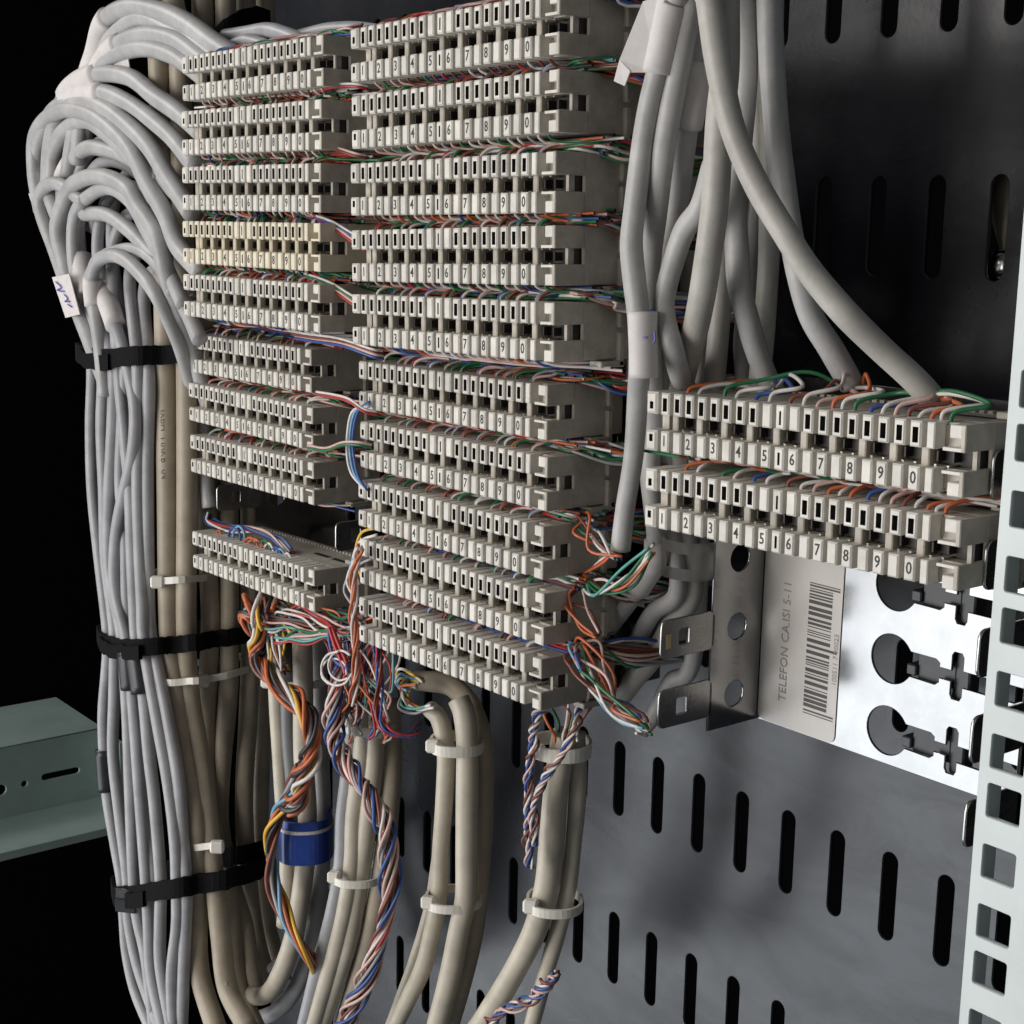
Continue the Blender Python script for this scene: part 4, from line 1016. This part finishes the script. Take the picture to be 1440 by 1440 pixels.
# upper wires of every block, tucked into the gap above it
def gap_wires(b, dirn, step, indiv, colours, hi=3.6, seed=0, ks=range(0, 20)):
    rr = random.Random(seed + b * 17)
    last = colours[0]
    for k in ks:
        if k % step: continue
        x = k * 5 - 2.5
        for c in ((colours[k % len(colours)], rr.choice(['white', 'pink', 'brown', 'grey', 'green']))):
            x += rr.uniform(0.2, 1.4)
            h = rr.uniform(0.5, 1.0)
            L = rr.uniform(14, 30)
            xe = 100 + rr.uniform(0, 14) if dirn > 0 else -8 - rr.uniform(0, 8)
            q = [(x, 6.3 + rr.uniform(-0.4, 0.6), 13.4), (x + dirn * 0.6, 7.6, 14.9 + hi * 0.45 * h), (x + dirn * 4.5, 11.5 + rr.uniform(-1, 2), 14.9 + hi * h)]
            xm = x + dirn * L
            if (dirn > 0 and xm < xe - 5) or (dirn < 0 and xm > xe + 5):
                q.append((xm, 16 + rr.uniform(-3, 6), 15.1 + rr.uniform(0.2, hi)))
            q.append((xe, 17 + rr.uniform(-3, 8), 15.1 + rr.uniform(0.2, hi)))
            if dirn > 0: e0 = 0 if b < 5 else (5 if b < 7 else -5); q[-1] = (101 + rr.uniform(-3, 3), 16 + rr.uniform(-5, 6), q[-1][2]); q += [(110 + rr.uniform(-2, 2) + e0, 25 + rr.uniform(-4, 4), 14.5 + rr.uniform(-3, 4)), (118 + rr.uniform(-2, 2) + e0, 37 + rr.uniform(-3, 3), 13 + rr.uniform(-5, 5)), (124 + e0, 60, 12 + rr.uniform(-5, 5))]
            wire(spline([loc2w(b, v) for v in q], 5), c, f'thin {c} wire above digit {digit(k)} {place(b)}', f'wires tucked {place(b)}', 0.58, 5, force_stuff=not indiv)
CS = [['brown', 'green', 'blue', 'orange'], ['green', 'brown', 'blue', 'green', 'red'], ['brown', 'orange', 'green', 'blue', 'brown'], ['red', 'brown', 'green', 'brown'], ['green', 'blue', 'brown', 'grey', 'green']]
for n_, b in enumerate([7, 6, 5, 8, 9, 4, 2, 3, 1, 0]):
    gap_wires(b, 1, 3, True, CS[b % 5], 3.4, 1, ks=range(0, 20) if b not in (9,) else range(3, 20))
for b in range(10, 18):
    gap_wires(b, -1 if b in (12, 13) else 1, 3, True, CS[(b + 2) % 5], 3.0, 2)
for b in range(0, 18):
    gap_wires(b, 1 if b < 10 else (-1 if b % 2 else 1), 2 if b != 9 else 4, False, CS[(b + 1) % 5], 3.2, 5, ks=range(1, 20) if b != 9 else range(4, 20))
# short hooks out of the under-side of the lower rows
for b in list(range(0, 18)) + [18, 19]:
    rr = random.Random(b * 5 + 3)
    cs = CS[(b + 3) % 5]
    for k in range(0, 20):
        x = k * 5 - 2.5
        c = rr.choice(['white', 'pink', cs[k % len(cs)], cs[(k + 1) % len(cs)]])
        d_ = 1 if b < 10 or rr.random() < 0.7 else -1
        xe = min(x + rr.uniform(16, 34), 112)
        if b == 9 and k > 15: continue
        q = [(x, 6.2, -2.2), (x + 0.5, 7.2, -3.9 - rr.uniform(0, 0.5)), (x + d_ * 4, 10.5, -4.6 - rr.uniform(0, 1.4)), (x + d_ * rr.uniform(14, 30), 17 + rr.uniform(-3, 6), -4.2 - rr.uniform(0, 2.6))]
        wire(spline([loc2w(b, v) for v in q], 4), c, '', None, 0.5, 5, force_stuff=True)
# dense sheaf running along each gap (depth of colour behind the single wires)
for b in range(0, 18):
    rr = random.Random(b * 11 + 1)
    pal = [['brown', 'orange', 'brown', 'red', 'green', 'blue', 'pink'], ['green', 'brown', 'blue', 'black', 'teal', 'grey'], ['brown', 'green', 'orange', 'black', 'blue', 'white']][b % 3]
    for i in range(30):
        c = rr.choice(pal)
        z0 = 15.0 + rr.uniform(0.2, 4.2)
        y0 = 15 + rr.uniform(-4, 12)
        xs = [rr.uniform(-6, 30), 40 + rr.uniform(-10, 10), 75 + rr.uniform(-8, 8), 104 + rr.uniform(-6, 8)]
        q = [(xx, y0 + rr.uniform(-2, 2), z0 + rr.uniform(-0.9, 0.9)) for xx in xs]
        wire(spline([loc2w(b, v) for v in q], 4), c, '', None, 0.5, 5, force_stuff=True)
so = link('wire_tangle', mesh_py('wire_tangle', SV, SF, [M['w_' + k] for k in SM], SI, smooth=True))
tag(so, 'remaining thin coloured wires packed in the narrow gaps between the terminal blocks', 'wires', None, 'stuff')

p0 = [at(x, y, 428) for x, y in ((1442, 190), (1424, 245), (1420, 290), (1432, 340), (1448, 380))]
tag(tube('cable', spline(p0, 6), 6.0, M['beige'], 14), 'beige cable showing through the slot at the right edge above the rail', 'cable')
bm = bmesh.new()
bmesh.ops.create_uvsphere(bm, u_segments=16, v_segments=8, radius=4.2 * S)
for v in bm.verts: v.co.y *= 0.55
box(bm, -6, 6, 1.5, 3.5, -5, 5, 0.3)
for f in bm.faces: f.smooth = True
tag(link('bolt', mesh_bm('bolt', bm, M['steel']), None, at(1408, 374, 420)), 'shiny bolt head at the foot of the slot at the right edge above the rail', 'bolt')
